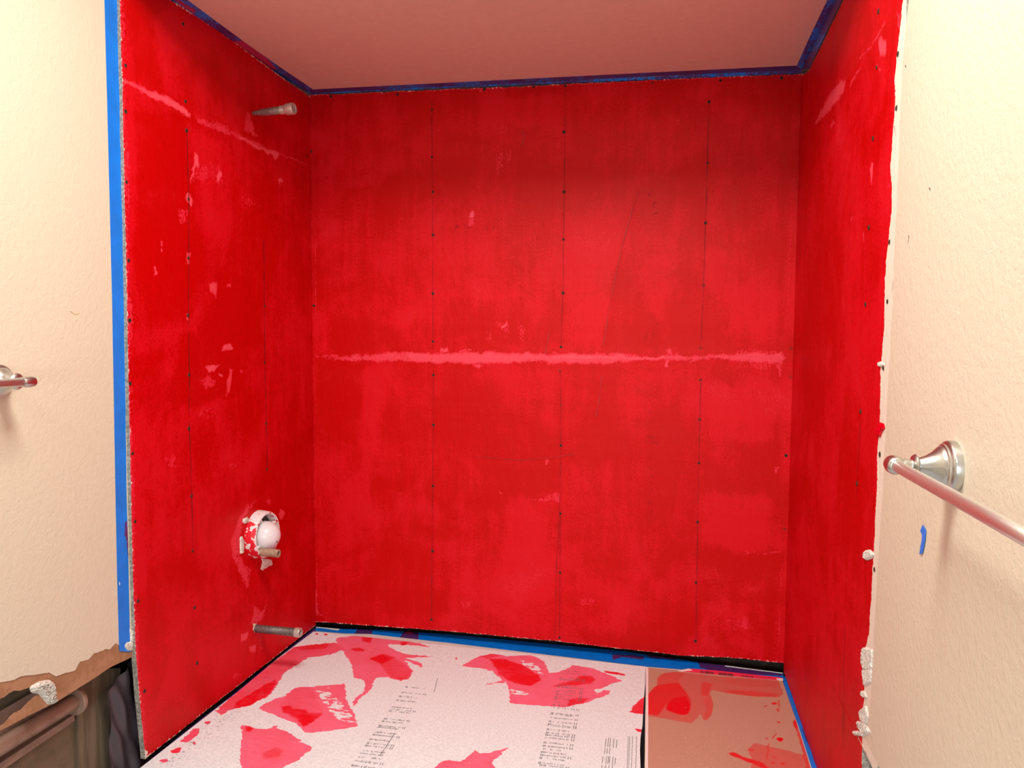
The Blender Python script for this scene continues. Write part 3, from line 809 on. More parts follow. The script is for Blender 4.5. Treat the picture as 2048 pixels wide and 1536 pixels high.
# ghost of factory print under the coat: illegible broken strokes
r = random.Random(5)
q = []
def ghost(x0, y0, x1, y1, n, lw=0.0035, hgt=0.0012):
    for _ in range(n):
        a, b = PB.at(r.uniform(x0, x1), r.uniform(y0, y1)); an = r.choice([0, 1.57, 0.6, -0.7]) + r.uniform(-.3, .3)
        L_ = r.uniform(0.3, 1) * lw; c, s = math.cos(an), math.sin(an); h_ = hgt * r.uniform(0.3, 0.7)
        q.append([(a - c*L_ + s*h_, b - s*L_ - c*h_), (a + c*L_ + s*h_, b + s*L_ - c*h_), (a + c*L_ - s*h_, b + s*L_ + c*h_), (a - c*L_ - s*h_, b - s*L_ + c*h_)])
ghost(1306, 405, 1316, 434, 8, 0.004, 0.0016); ghost(1286, 380, 1312, 395, 5); ghost(882, 450, 990, 460, 22)
ghost(878, 385, 900, 420, 12); ghost(1288, 625, 1316, 695, 20, 0.002)
marks('printed_lettering', PB, q, M['pencil'], upB, 0.002)
q = []
ghost(1288, 800, 1304, 860, 18, 0.002); ghost(1292, 872, 1316, 888, 14, 0.003); ghost(1297, 905, 1304, 1050, 34, 0.002)
marks('printed_lettering', PB, q, M['pencil'], lowB, 0.002)

# ------------------------------------------------------------------ painted drywall beyond the red boards
PLD = Plane('L', -0.0085)
PLP = Plane('L', -0.0100)
beige_bot = interp(PLD, [(-2600, 4000), (-400, 1480), (-60, 1372), (0, 1365), (28, 1362), (40, 1353), (62, 1350), (100, 1345), (112, 1353), (130, 1347), (150, 1340), (160, 1322), (178, 1319), (188, 1306), (203, 1303), (213, 1297), (220, 1299), (232, 1287), (238, 1291), (262, 1290)], 1)
cut_bot = interp(PLP, [(-2600, 4400), (-400, 1600), (-100, 1500), (0, 1462), (60, 1430), (115, 1403), (180, 1362), (220, 1335), (266, 1313)], 1)
yA, yB_ = -0.862, -3.55
ys = np.concatenate([np.linspace(yA, -1.35, 200), np.linspace(-1.36, yB_, 30)])
def low_clip(f, y):
    z = f(y); return np.where(y < -1.6, -0.42, np.where(y < -1.35, np.interp(y, [-1.6, -1.35], [-0.42, f(np.array([-1.35]))[0]]), z))
lo = low_clip(beige_bot, ys) + np.where(ys > -1.35, jag(-ys, 0.0012, 60, 101), 0)
nv = 160
A = np.repeat(ys[:, None], nv, 1); T = np.linspace(0, 1, nv)[None, :]
top = np.full(len(ys), 2.099); top[ys > SOF] = HC - 0.004
B = lo[:, None] + (top - lo)[:, None] * T
sheet('painted_drywall', PLD, A, B, 0.0012, [M['beige'], M['gypsum']], None, wall_left, label='beige painted drywall of the left wall')
sl = ys > -1.36
lo2 = cut_bot(ys[sl]) + 0
nv = 14
A = np.repeat(ys[sl][:, None], nv, 1); T = np.linspace(0, 1, nv)[None, :]
hi2 = lo[sl] + 0.02
# a hole broken through the brown paper at the near end
B = lo2[:, None] + (hi2 - lo2)[:, None] * T
hole_lo = interp(PLP, [(-200, 1560), (0, 1450), (25, 1430), (48, 1412), (75, 1392), (84, 1386)], 1)
hole_hi = interp(PLP, [(-200, 1470), (0, 1396), (30, 1381), (60, 1376), (78, 1380), (84, 1386)], 1)
yh = PLP.at(84, 1386)[0]
yy = ys[sl]
s1 = yy > yh
def strip(lo_, hi_, y_, name, n=8, th=0.011, sk='gypsum', **kw):
    A = np.repeat(y_[:, None], n, 1); T = np.linspace(0, 1, n)[None, :]
    B = lo_[:, None] + (hi_ - lo_)[:, None] * T
    return sheet(name, PLP, A, B, th, [M['paper'], M[sk]], None, wall_left, jag(A * 3 + B * 5, 0.0004, 9, 77), **kw)
strip(lo2[s1], hi2[s1], yy[s1], 'torn_paper_layer', label='torn brown paper face of the cut drywall')
s2 = ~s1; s2[np.argmax(s2) - 1] = True
jg = jag(-yy[s2], 0.003, 60, 111)
strip(lo2[s2], hole_lo(yy[s2]) + jg, yy[s2], 'torn_paper_layer', 8, 0.0015, 'paper', label='torn brown paper below the broken hole')
strip(hole_hi(yy[s2]) + jg * 0.6, hi2[s2], yy[s2], 'torn_paper_layer', label='torn brown paper above the broken hole')

def lump(name, pl, poly, h, m, parent, seed, step=0.0015, base_h=0.0, **props):
    """rough broken lump over an outline on a plane"""
    x0, y0 = poly.min(0); x1, y1 = poly.max(0)
    nx = max(6, int((x1 - x0) / step)); ny = max(6, int((y1 - y0) / step))
    X, Y = np.meshgrid(np.linspace(x0, x1, nx), np.linspace(y0, y1, ny), indexing='ij')
    s = sdf(poly, X, Y); r_ = np.random.default_rng(seed)
    hh = h * np.clip(-s / (h * 0.8 + 1e-6), 0, 1) ** 0.6 * (0.45 + 1.1 * r_.random(X.shape)) + base_h
    P = pl.pt(X, Y) + (pl.n / np.linalg.norm(pl.n)) * hh[..., None]
    idx = np.arange(nx * ny).reshape(nx, ny); F = []
    for i in range(nx - 1):
        for j in range(ny - 1):
            if min(s[i, j], s[i+1, j], s[i+1, j+1], s[i, j+1]) < 0: F.append((idx[i, j], idx[i+1, j], idx[i+1, j+1], idx[i, j+1]))
    me = mesh(name, P.reshape(-1, 3), [tuple(int(a) for a in f) for f in F], m, True)
    bm = bmesh.new(); bm.from_mesh(me)
    bmesh.ops.delete(bm, geom=[v for v in bm.verts if not v.link_faces], context='VERTS')
    bmesh.ops.recalc_face_normals(bm, faces=bm.faces[:])
    ex = bmesh.ops.extrude_face_region(bm, geom=bm.faces[:])
    n = Vector(pl.n).normalized()
    for v in ex['geom']:
        if isinstance(v, bmesh.types.BMVert): v.co -= n * (0.0025 + base_h)
    bmesh.ops.recalc_face_normals(bm, faces=bm.faces[:])
    bm.to_mesh(me); bm.free()
    return link(name, me, parent, **props)
lump('gypsum_chunk', PLP, PLP.poly(Z(0, 1350, 8.257, [(500, 200), (620, 120), (780, 90), (830, 100), (900, 160), (915, 340), (945, 440), (880, 470), (790, 480), (720, 400), (640, 300), (530, 280)])), 0.007, M['gypsum'], wall_left, 3, label='white broken gypsum in the torn paper')
lump('plaster_bit', PLD, PLD.poly(Z(0, 1150, 3.979, [(1030, 430), (1060, 440), (1085, 520), (1060, 560), (1050, 600), (1010, 600), (990, 570), (1000, 540), (1035, 530)])), 0.003, M['gypsum'], wall_left, 4, label='white plaster crumb at the end of the blue tape')

PRD = Plane('R', 0.0006)
yR = [(1807, -60), (1818, 0), (1811, 60), (1805, 120), (1803, 180), (1800, 220), (1799, 260), (1797, 330), (1793, 420), (1789, 480), (1787, 560), (1783, 640), (1779, 720), (1775, 780), (1771, 860), (1767, 960), (1762, 1040), (1757, 1110), (1753, 1180), (1748, 1260), (1745, 1340), (1741, 1400), (1737, 1440), (1728, 1471)]
er = interp(PRD, yR, 0)
zb = interp(PRD, [(1724, 1466), (1730, 1474), (1742, 1495), (1755, 1520), (1763, 1536), (1800, 1620), (1850, 1720), (2500, 2900)], 1)
nz = 420
S = np.linspace(0, 1, nz)[None, :]
us = np.linspace(0, 1, 60) ** 1.5
zlow0 = PRD.at(1726, 1469)[1]
ztop = HC - 0.004
A = np.zeros((60, nz)); B = np.zeros((60, nz))
for j in range(nz):
    z = zlow0 + (2.099 - zlow0) * j / (nz - 1)
    e = er(min(z, 1.62)) + float(jag(np.array([z]), 0.0016, 60, 121)[0]) if z < ztop else SOF - 0.002
    e = min(e, -0.9)
    A[:, j] = e + (-3.55 - e) * us
    B[:, j] = z
# pull the bottom edge down along the cut curve
zlo = np.maximum(zb(A[:, 0]), -0.42); zlo = np.minimum(zlo, zlow0)
for i in range(60):
    t = (B[i] - zlow0) / (2.099 - zlow0)
    B[i] = zlo[i] + (B[i] - zlow0) * (2.099 - zlo[i]) / (2.099 - zlow0) if zlo[i] < zlow0 - 1e-6 else B[i]
sheet('painted_drywall', PRD, A, B, 0.012, [M['beige'], M['gypsum']], None, wall_right, smooth=True, label='beige painted drywall of the right wall')
# crumbs of broken gypsum along the right edge
for i, (pts, h) in enumerate((
        (Z(1650, 1000, 2.865, [(222, 315), (232, 292), (262, 288), (278, 310), (270, 330), (240, 342), (225, 335)]), 0.007),
        (Z(1650, 1000, 2.865, [(212, 880), (218, 850), (245, 848), (272, 860), (270, 960), (250, 975), (222, 970), (210, 930)]), 0.006),
        (Z(1650, 1000, 2.865, [(215, 975), (268, 965), (262, 1040), (222, 1060)]), 0.004),
        (Z(1650, 1000, 2.865, [(204, 1100), (226, 1095), (238, 1130), (212, 1125)]), 0.005),
        (Z(1650, 1000, 2.865, [(200, 1210), (235, 1180), (250, 1240), (235, 1300), (205, 1260)]), 0.006),
        (Z(1650, 1000, 2.865, [(185, 1270), (215, 1275), (245, 1300), (262, 1330), (225, 1350), (195, 1310)]), 0.007),
        (Z(1650, 1000, 2.865, [(160, 1328), (185, 1326), (215, 1330), (215, 1350), (165, 1342)]), 0.004),
        (Z(1650, 450, 3.84, [(408, 1060), (430, 1050), (450, 1070), (440, 1090), (412, 1085)]), 0.004))):
    lump('gypsum_crumb', PRD, PRD.poly(pts), h * 0.36, M['gypsum'], wall_right, 200 + i, 0.0012, 0.0004)
lump('paint_blob', PRD, PRD.poly(Z(1650, 800, 3.84, [(425, 175), (450, 180), (460, 215), (440, 240), (428, 280), (400, 275), (400, 215), (415, 210)])), 0.003, mat('fresh_red_paint', (0.75, 0.0, 0.01), 0.25), wall_right, 210, 0.0012, label='glossy blob of red paint on the drywall edge')
# little nicks and scratches on the beige paint
dm = mat('nick', (0.16, 0.09, 0.05), 0.9)
for p0, p1, w_ in (((1818, 470), (1816, 487), 0.0007), ((1859, 376), (1861, 380), 0.001), ((1811, 131), (1812, 135), 0.001), ((1786, 562), (1783, 588), 0.0006), ((1788, 250), (1791, 270), 0.0006)):
    stroke('scratch', PRD, [p0, ((p0[0]+p1[0])/2+1, (p0[1]+p1[1])/2), p1], w_, dm, wall_right, 0.0006, 0, 300)
stroke('scratch', PLD, [(140, 622), (150, 630), (158, 627)], 0.0007, mat('yellow_nick', (0.55, 0.42, 0.12), 0.9), wall_left, 0.0005, 0, 301)

# ------------------------------------------------------------------ what shows inside the cut-open walls
PK = Plane('L', -0.075)
def kpoly(pl, pts): return [pl.at(*p) for p in pts]
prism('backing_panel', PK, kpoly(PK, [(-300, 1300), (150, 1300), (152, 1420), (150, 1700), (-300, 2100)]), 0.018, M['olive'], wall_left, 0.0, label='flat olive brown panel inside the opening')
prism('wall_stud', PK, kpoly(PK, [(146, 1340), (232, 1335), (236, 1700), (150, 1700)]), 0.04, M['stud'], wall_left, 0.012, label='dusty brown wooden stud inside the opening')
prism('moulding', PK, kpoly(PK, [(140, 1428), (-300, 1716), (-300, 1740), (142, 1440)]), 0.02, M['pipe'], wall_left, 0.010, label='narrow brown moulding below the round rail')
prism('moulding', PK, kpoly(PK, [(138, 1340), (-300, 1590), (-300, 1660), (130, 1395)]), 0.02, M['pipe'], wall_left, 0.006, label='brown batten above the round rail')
# right wall
PKR = Plane('R', -0.020)
prism('wall_stud', PKR, kpoly(PKR, [(1722, 1440), (1738, 1440), (1737, 1640), (1722, 1640)]), 0.05, rough_mat('grey_stud', (0.40, 0.36, 0.33), (0.55, 0.50, 0.46), 60), wall_right, 0.0, label='grey wooden stud edge below the cut drywall')
prism('wall_stud', PKR, kpoly(PKR, [(1742, 1440), (1752, 1440), (1753, 1640), (1742, 1640)]), 0.05, rough_mat('pink_stud', (0.55, 0.42, 0.38), (0.62, 0.48, 0.44), 60), wall_right, -0.004, label='pinkish strip below the cut drywall')
prism('wall_stud', PKR, kpoly(PKR, [(1758, 1440), (1800, 1440), (1850, 1640), (1760, 1640)]), 0.05, rough_mat('brown_stud', (0.12, 0.07, 0.06), (0.16, 0.10, 0.08), 60), wall_right, -0.02)

# round rail with its end flange
pk = Plane('L', -0.055)
e0 = pk.at3(150, 1402); e1 = np.array([e0[0], e0[1] - 0.9, e0[2] + 0.0])
rail = empty('rail_pipe', tuple(e0), label='round brown pipe with an end flange in the dark opening under the torn left drywall', category='pipe')
lathe_obj('tube', [(0, 0.0155), (0.003, 0.017), (0.9, 0.017)], e0, (0, -1, 0), M['pipe'], rail, 28, e0)
o = lathe_obj('end_flange', [(-0.004, 0.029), (0.003, 0.030), (0.006, 0.028), (0.006, 0.0175)], e0, (0, -1, 0), M['pipe'], rail, 32, e0); sharp(o)

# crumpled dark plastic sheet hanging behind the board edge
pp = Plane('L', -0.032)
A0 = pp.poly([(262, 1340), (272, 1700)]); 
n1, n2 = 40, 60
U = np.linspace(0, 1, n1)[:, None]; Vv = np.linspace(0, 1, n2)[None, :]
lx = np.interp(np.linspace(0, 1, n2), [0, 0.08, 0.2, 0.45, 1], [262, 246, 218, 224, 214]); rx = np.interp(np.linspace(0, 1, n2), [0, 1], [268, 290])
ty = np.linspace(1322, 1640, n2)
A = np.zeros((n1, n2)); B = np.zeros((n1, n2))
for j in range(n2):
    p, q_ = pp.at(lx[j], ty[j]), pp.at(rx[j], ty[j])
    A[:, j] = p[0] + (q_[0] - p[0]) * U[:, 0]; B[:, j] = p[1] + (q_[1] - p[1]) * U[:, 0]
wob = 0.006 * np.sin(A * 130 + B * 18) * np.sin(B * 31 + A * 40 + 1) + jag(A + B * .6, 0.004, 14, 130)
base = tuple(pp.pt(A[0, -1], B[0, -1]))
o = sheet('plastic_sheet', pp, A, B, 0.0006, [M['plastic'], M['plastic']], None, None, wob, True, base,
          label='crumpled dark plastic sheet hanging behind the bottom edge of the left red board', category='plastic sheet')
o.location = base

# ------------------------------------------------------------------ the covered bathtub
tub = empty('bathtub', (W / 2, -0.40, -0.42), label='white bathtub under the covering boards with its rim showing along the back wall', category='bathtub')
def tub_part(name, V, F, m): return link(name, mesh(name, rel((W / 2, -0.40, -0.42), V), F, m), tub)
x0, x1, y0, y1 = 0.002, W - 0.004, -0.86, 0.003
xi0, xi1, yi0, yi1 = 0.10, W - 0.10, -0.78, -0.07
zt = lambda x, y: g1 * x + g2 * y - 0.0008
O = [(x0, y0), (x1, y0), (x1, y1), (x0, y1)]; I = [(xi0, yi0), (xi1, yi0), (xi1, yi1), (xi0, yi1)]
V = [(x, y, zt(x, y)) for x, y in O] + [(x, y, zt(x, y)) for x, y in I] + [(x, y, zt(x, y) - 0.03) for x, y in O] + [(x, y, zt(x, y) - 0.03) for x, y in I]
F = []
for i in range(4):
    j = (i + 1) % 4
    F += [(i, j, 4 + j, 4 + i), (8 + j, 8 + i, 12 + i, 12 + j), (j, i, 8 + i, 8 + j), (4 + i, 4 + j, 12 + j, 12 + i)]
tub_part('rim', V, F, M['white'])
bI = [(0.22, -0.66), (W - 0.22, -0.66), (W - 0.22, -0.14), (0.22, -0.14)]
V = [(x, y, zt(x, y) - 0.03) for x, y in I] + [(x, y, -0.36) for x, y in bI]
F = [(i, (i + 1) % 4, 4 + (i + 1) % 4, 4 + i) for i in range(4)] + [(4, 5, 6, 7)]
tub_part('basin', V, F, M['white'])
V = [(x0, y0 + 0.01, -0.42), (x1, y0 + 0.01, -0.42), (x1, y0 + 0.01, -0.033), (x0, y0 + 0.01, -0.033), (x0, y0 + 0.03, -0.42), (x1, y0 + 0.03, -0.42), (x1, y0 + 0.03, -0.033), (x0, y0 + 0.03, -0.033)]
tub_part('apron', V, [(0, 1, 2, 3), (7, 6, 5, 4), (0, 3, 7, 4), (1, 5, 6, 2), (3, 2, 6, 7), (0, 4, 5, 1)], M['white'])
# grey debris lying in the slot behind the rim, under the back board
lump('mortar_debris', PG, PG.poly([(700, 1246), (800, 1250), (900, 1258), (960, 1268), (960, 1258), (860, 1246), (720, 1238)]), 0.010, M['cement'], wall_back, 9, 0.004, label='grey mortar debris in the slot under the board')

# ------------------------------------------------------------------ covering boards on the tub
PT = Plane('G', 0.0060)
def curve_grid(L_, R_, n_y, step):
    """board between a left and a right polyline given far -> near"""
    def rs(P):
        d = np.r_[0, np.cumsum(np.linalg.norm(np.diff(P, axis=0), axis=1))]; s = np.linspace(0, d[-1], n_y)
        return np.stack([np.interp(s, d, P[:, 0]), np.interp(s, d, P[:, 1])], 1)
    L_, R_ = rs(L_), rs(R_)
    nx = int(np.linalg.norm(L_[0] - R_[0]) / step)
    T = np.linspace(0, 1, nx)[:, None]
    return L_[None, :, 0] * (1 - T) + R_[None, :, 0] * T, L_[None, :, 1] * (1 - T) + R_[None, :, 1] * T
zg = lambda p: Z(500, 1200, 3.413, p)
zh = lambda p: Z(1270, 1320, 5.535, p)
zi = lambda p: Z(260, 1340, 6.827, p)
Lp = PT.poly([(627, 1263), (555, 1317), (475, 1384), (395, 1446), (297, 1523), (262, 1550)])
Rp = PT.poly([(1291, 1333), (1290, 1370), (1287, 1410), (1285, 1450), (1281, 1475), (1280, 1500), (1281, 1536), (1281, 1575)])
near = -0.93
Lp[-1] = (Lp[-2] + (Lp[-1] - Lp[-2]) * (near - Lp[-2][1]) / (Lp[-1][1] - Lp[-2][1])); Rp = np.vstack([Rp, [Rp[-1][0], near]])
A, B = curve_grid(Lp, Rp, 280, 0.0032)
def ell(cx, cy, rx, ry, ang=0, n=14):
    return [(cx + rx*math.cos(t)*math.cos(ang) - ry*math.sin(t)*math.sin(ang), cy + rx*math.cos(t)*math.sin(ang) + ry*math.sin(t)*math.cos(ang)) for t in np.linspace(0, 2*math.pi, n, endpoint=False)]
BOARD_PAINT = [   # outline, thickness of coat, dryness
    (zg([(580, 260), (750, 240), (830, 250), (950, 262), (1140, 290), (1225, 322), (1050, 305), (940, 305), (960, 330), (1060, 370), (1245, 385), (1070, 397), (1175, 432), (1172, 462), (1050, 405), (1110, 480), (1085, 540), (1020, 552), (940, 530), (860, 530), (830, 600), (705, 722), (692, 700), (780, 620), (785, 550), (710, 528), (690, 430), (620, 340)]), 0.15, 0.15),
    (zg([(820, 400), (900, 365), (960, 380), (1060, 440), (1105, 480), (1080, 540), (1020, 550), (950, 520), (890, 440)]), 0.62, 0.0),
    (zg([(820, 400), (910, 370), (990, 390), (900, 440)]), 0.95, 0.0),
    (zg([(690, 332), (740, 325), (782, 335), (775, 350), (710, 350)]), 0.9, 0.0),
    (zg([(750, 240), (835, 250), (825, 295), (765, 280)]), 0.9, 0.0),
    (zg([(1030, 290), (1080, 285), (1070, 308), (1030, 312)]), 0.9, 0.0),
    (zg([(300, 600), (440, 590), (640, 570), (660, 680), (700, 760), (750, 862), (560, 890), (370, 905), (310, 840), (200, 800), (60, 742), (120, 692), (240, 655)]), 0.08, 0.1),
    (zg([(300, 600), (430, 600), (500, 760), (430, 830), (300, 830), (200, 720)]), 0.35, 0.05),
    (zg([(210, 730), (270, 722), (300, 745), (390, 745), (400, 770), (515, 772), (365, 870), (300, 800), (230, 772)]), 0.95, 0.0),
    (zg([(-60, 852), (0, 862), (110, 882), (165, 860), (250, 900), (420, 1010), (330, 1090), (230, 1147), (-50, 1170), (-60, 1120)]), 0.12, 0.1),
    (zg([(80, 1050), (170, 1010), (235, 1020), (200, 1070), (100, 1080)]), 0.5, 0.1),
    (zg([(-30, 860), (40, 870), (0, 900), (-40, 900)]), 0.9, 0.0),
    (zg([(-240, 760), (0, 540), (300, 322), (460, 302), (580, 290), (640, 330), (560, 370), (400, 395), (300, 450), (215, 520), (185, 590), (120, 660), (0, 715), (-120, 750), (-200, 782)]), 0.45, 0.25),
    (zg([(-100, 700), (170, 540), (190, 565), (110, 660), (0, 720), (-110, 745)]), 0.95, 0.0),
    (zg([(300, 320), (460, 300), (540, 300), (520, 330), (350, 345)]), 0.8, 0.1),
    ([(923, 1332), (960, 1312), (985, 1307), (1015, 1312), (1060, 1310), (1085, 1320), (1100, 1346), (1128, 1341), (1146, 1331), (1190, 1338), (1245, 1361), (1212, 1372), (1200, 1380), (1222, 1382), (1215, 1390), (1165, 1408), (1130, 1414), (1070, 1411), (1019, 1407), (1016, 1372), (1012, 1364), (968, 1370), (1005, 1360), (985, 1343), (960, 1336)], 0.12, 0.12),
    ([(978, 1317), (1010, 1318), (1045, 1330), (1078, 1350), (1082, 1362), (1060, 1372), (1030, 1366), (1000, 1352)], 0.92, 0.0),
    ([(960, 1312), (988, 1307), (1000, 1312), (975, 1318)], 0.7, 0.1),
    ([(1102, 1372), (1148, 1360), (1160, 1352), (1182, 1352), (1190, 1360), (1178, 1368), (1110, 1374)], 0.85, 0.0),
    ([(1138, 1400), (1160, 1395), (1180, 1397), (1160, 1408), (1136, 1412)], 0.8, 0.0),
    ([(1208, 1341), (1225, 1343), (1252, 1349), (1252, 1352), (1225, 1348), (1210, 1345)], 0.95, 0.0),
    ([(872, 1536), (880, 1524), (897, 1519), (925, 1523), (950, 1502), (966, 1511), (975, 1519), (990, 1530), (992, 1545), (880, 1560)], 0.1, 0.3),
    ([(925, 1524), (955, 1510), (1018, 1496), (990, 1520), (960, 1530)], 0.05, 0.55),
    ([(1260, 1424), (1266, 1413), (1278, 1400), (1300, 1386), (1300, 1431), (1270, 1427)], 0.75, 0.0),
    ([(1270, 1461), (1274, 1458), (1282, 1459), (1286, 1462), (1283, 1465), (1275, 1464)], 0.95, 0.0),
    (zi([(680, 985), (760, 900), (880, 800), (950, 795), (950, 850), (880, 930), (780, 985)]), 0.55, 0.1),
    (zi([(555, 1100), (640, 1060), (680, 1045), (710, 1080), (690, 1110), (640, 1130), (570, 1130)]), 0.85, 0.05),
    (zi([(1010, 705), (1060, 695), (1100, 700), (1080, 735), (1030, 735)]), 0.8, 0.0),
    (zi([(855, 985), (880, 975), (885, 1010), (860, 1020)]), 0.8, 0.0),
    (zi([(400, 1230), (490, 1210), (500, 1250), (450, 1285), (400, 1260)]), 0.4, 0.3),
    (ell(913, 1317, 3, 2), 0.8, 0.0), (ell(634, 1268, 3, 2), 0.8, 0.0), (ell(652, 1269, 3, 2), 0.8, 0.0),
]
def paint_mask(pl, A, B, items, soft=0.0035, rag=1.0):
    f = [np.zeros(A.shape) for _ in range(3)]
    A, B = warp(A, B, 0.0026 * rag, 23)
    for pts, th, dry in items:
        q_ = pl.poly(pts); sf = softness(q_, 0.75, 0.0018, 0.009) * rag
        w0 = np.zeros(A.shape); stamp(w0, A, B, q_, 1.0, sf)
        w = np.zeros(A.shape); stamp(w, A, B, q_, 1.0, soft)
        f[0] = np.maximum(f[0], w0); f[1] = f[1] * (1 - w) + th * w; f[2] = np.where(w0 > 0.02, f[2] * (1 - w) + dry * w, f[2])
    return f
m3 = paint_mask(PT, A, B, BOARD_PAINT)
d_in = np.zeros(A.shape); stamp(d_in, A, B, PT.poly(zg([(450, 620), (540, 590), (560, 640), (640, 700), (740, 850), (640, 840), (560, 790), (500, 700)])), 1.0, 0.008)
m3[2] = np.maximum(m3[2], d_in * 0.75); m3[0] = np.minimum(m3[0], 1 - 0.5 * d_in)
for pts in ([(1040, 1318), (1075, 1330), (1090, 1352), (1070, 1345), (1045, 1330)], [(1188, 1378), (1208, 1376), (1206, 1386), (1190, 1388)], [(1020, 1375), (1060, 1388), (1050, 1394), (1020, 1388)]):
    d_in = np.zeros(A.shape); stamp(d_in, A, B, PT.poly(pts), 1.0, 0.006)
    m3[0] = np.minimum(m3[0], 1 - 0.55 * d_in); m3[2] = np.maximum(m3[2], d_in * 0.6)
bb = PT.pt(0.55, -0.4)
board = sheet('backer_board', PT, A, B, 0.0058, [M['board'], M['cement']], m3, None, None, True, bb,
              label='speckled light grey backer board laid over the bathtub, smeared with red paint', category='board')
board.location = bb
board_root = board

def local_marks(name, pl, quads, m, parent, h=0.0004):
    o = marks(name, pl, quads, m, None, h)
    o.parent = parent; o.matrix_parent_inverse = Matrix.Translation(-Vector(parent.location)); return o
# grey dot print in two bands and the small label block, all illegible
r = random.Random(11)
def dot(a, b, la, lb, sk=0.0): return [(a - la, b - lb), (a + la, b - lb), (a + la + sk, b + lb), (a - la + sk, b + lb)]
q = []
def band(p_far, p_near, half, rows, seed):
    rr = random.Random(seed)
    f, n = np.array(PT.at(*p_far)), np.array(PT.at(*p_near))
    d = (n - f); L_ = np.linalg.norm(d); d /= L_; s = np.array([-d[1], d[0]])
    if s[0] < 0: s = -s
    k = 0
    while k < rows:
        t = (k + 0.5 + rr.uniform(-0.35, 0.35)) / rows * L_
        runs = []
        x = -half
        dense = rr.random() < 0.35
        while x < half * 0.62:
            if rr.random() < (0.85 if dense else 0.62): runs.append(x)
            x += 0.0034
        for x in runs:
            c = f + d * (t + rr.uniform(-0.0012, 0.0012)) + s * x
            hl = 0.0034 if rr.random() < 0.28 else 0.0016
            v = [c - s*0.0009 - d*hl, c + s*0.0009 - d*hl, c + s*0.0009 + d*hl, c - s*0.0009 + d*hl]; q.append([tuple(p) for p in v])
        if rr.random() < 0.55:
            for x in (half * 0.82, half * 0.97):
                c = f + d * t + s * x; v = [c - s*0.0009 - d*0.0045, c + s*0.0009 - d*0.0045, c + s*0.0009 + d*0.0045, c - s*0.0009 + d*0.0045]; q.append([tuple(p) for p in v])
        if rr.random() < 0.5:
            for x in (-half * 1.0, -half * 0.9):
                c = f + d * t + s * x; v = [c - s*0.0009 - d*0.004, c + s*0.0009 - d*0.004, c + s*0.0009 + d*0.004, c - s*0.0009 + d*0.004]; q.append([tuple(p) for p in v])
        k += 1 if rr.random() < 0.8 else 2
band((1148, 1342), (1105, 1545), 0.036, 36, 1)
band((838, 1372), (725, 1545), 0.034, 26, 2)
local_marks('printed_lettering', PT, q, M['ink'], board, 0.0006)
q = []
def vline(x_far, y_far, x_near, y_near, w_):
    f, n = np.array(PT.at(x_far, y_far)), np.array(PT.at(x_near, y_near))
    t = 0.0; L_ = np.linalg.norm(n - f); d = (n - f) / L_; s = np.array([-d[1], d[0]])
    while t < L_:
        l_ = r.uniform(0.002, 0.006)
        a, b = f + d * t, f + d * min(L_, t + l_)
        q.append([tuple(a - s*w_), tuple(a + s*w_), tuple(b + s*w_), tuple(b - s*w_)]); t += l_ + r.uniform(0.0005, 0.0015)
for x in (1256.5, 1259.5, 1265, 1273.5): vline(x, 1473, x - 2.5, 1545, 0.0006)
for x0_, y0_, y1_ in ((1212, 1478, 1494), (1217, 1476, 1494), (1221, 1477, 1495), (1228, 1478, 1496), (1234, 1480, 1496), (1210, 1497, 1508), (1215, 1497, 1508), (1220, 1497, 1508),
                      (1206, 1513, 1526), (1213, 1513, 1528), (1217, 1513, 1528), (1220, 1513, 1528), (1226, 1514, 1530), (1231, 1516, 1530), (1204, 1531, 1545), (1211, 1531, 1545), (1218, 1531, 1545), (1225, 1531, 1545)):
    vline(x0_, y0_, x0_ - 1.5, y1_, 0.0008)
vline(700 + 175, 1357, 868, 1385, 0.0008); vline(790, 1466, 760, 1512, 0.0008)
local_marks('printed_lettering', PT, q, M['ink'], board, 0.0006)
q = []
for _ in range(170):
    t = r.random(); px = 600 - 290 * t + r.uniform(4, 34); py = 1300 + 232 * t + r.uniform(-10, 10)
    a, b = PT.at(px, py); q.append(dot(a, b, r.uniform(0.0006, 0.0025), r.uniform(0.0005, 0.001), 0.001))
q = [k for k in q if k[0][0] > 0.035]
for _ in range(60):
    a, b = PT.at(r.uniform(640, 1285), r.uniform(1300, 1365))
    if b < -0.045: q.append(dot(a, b, 0.0009, 0.0008))
local_marks('printed_lettering', PT, q, M['ink'], board, 0.0006)

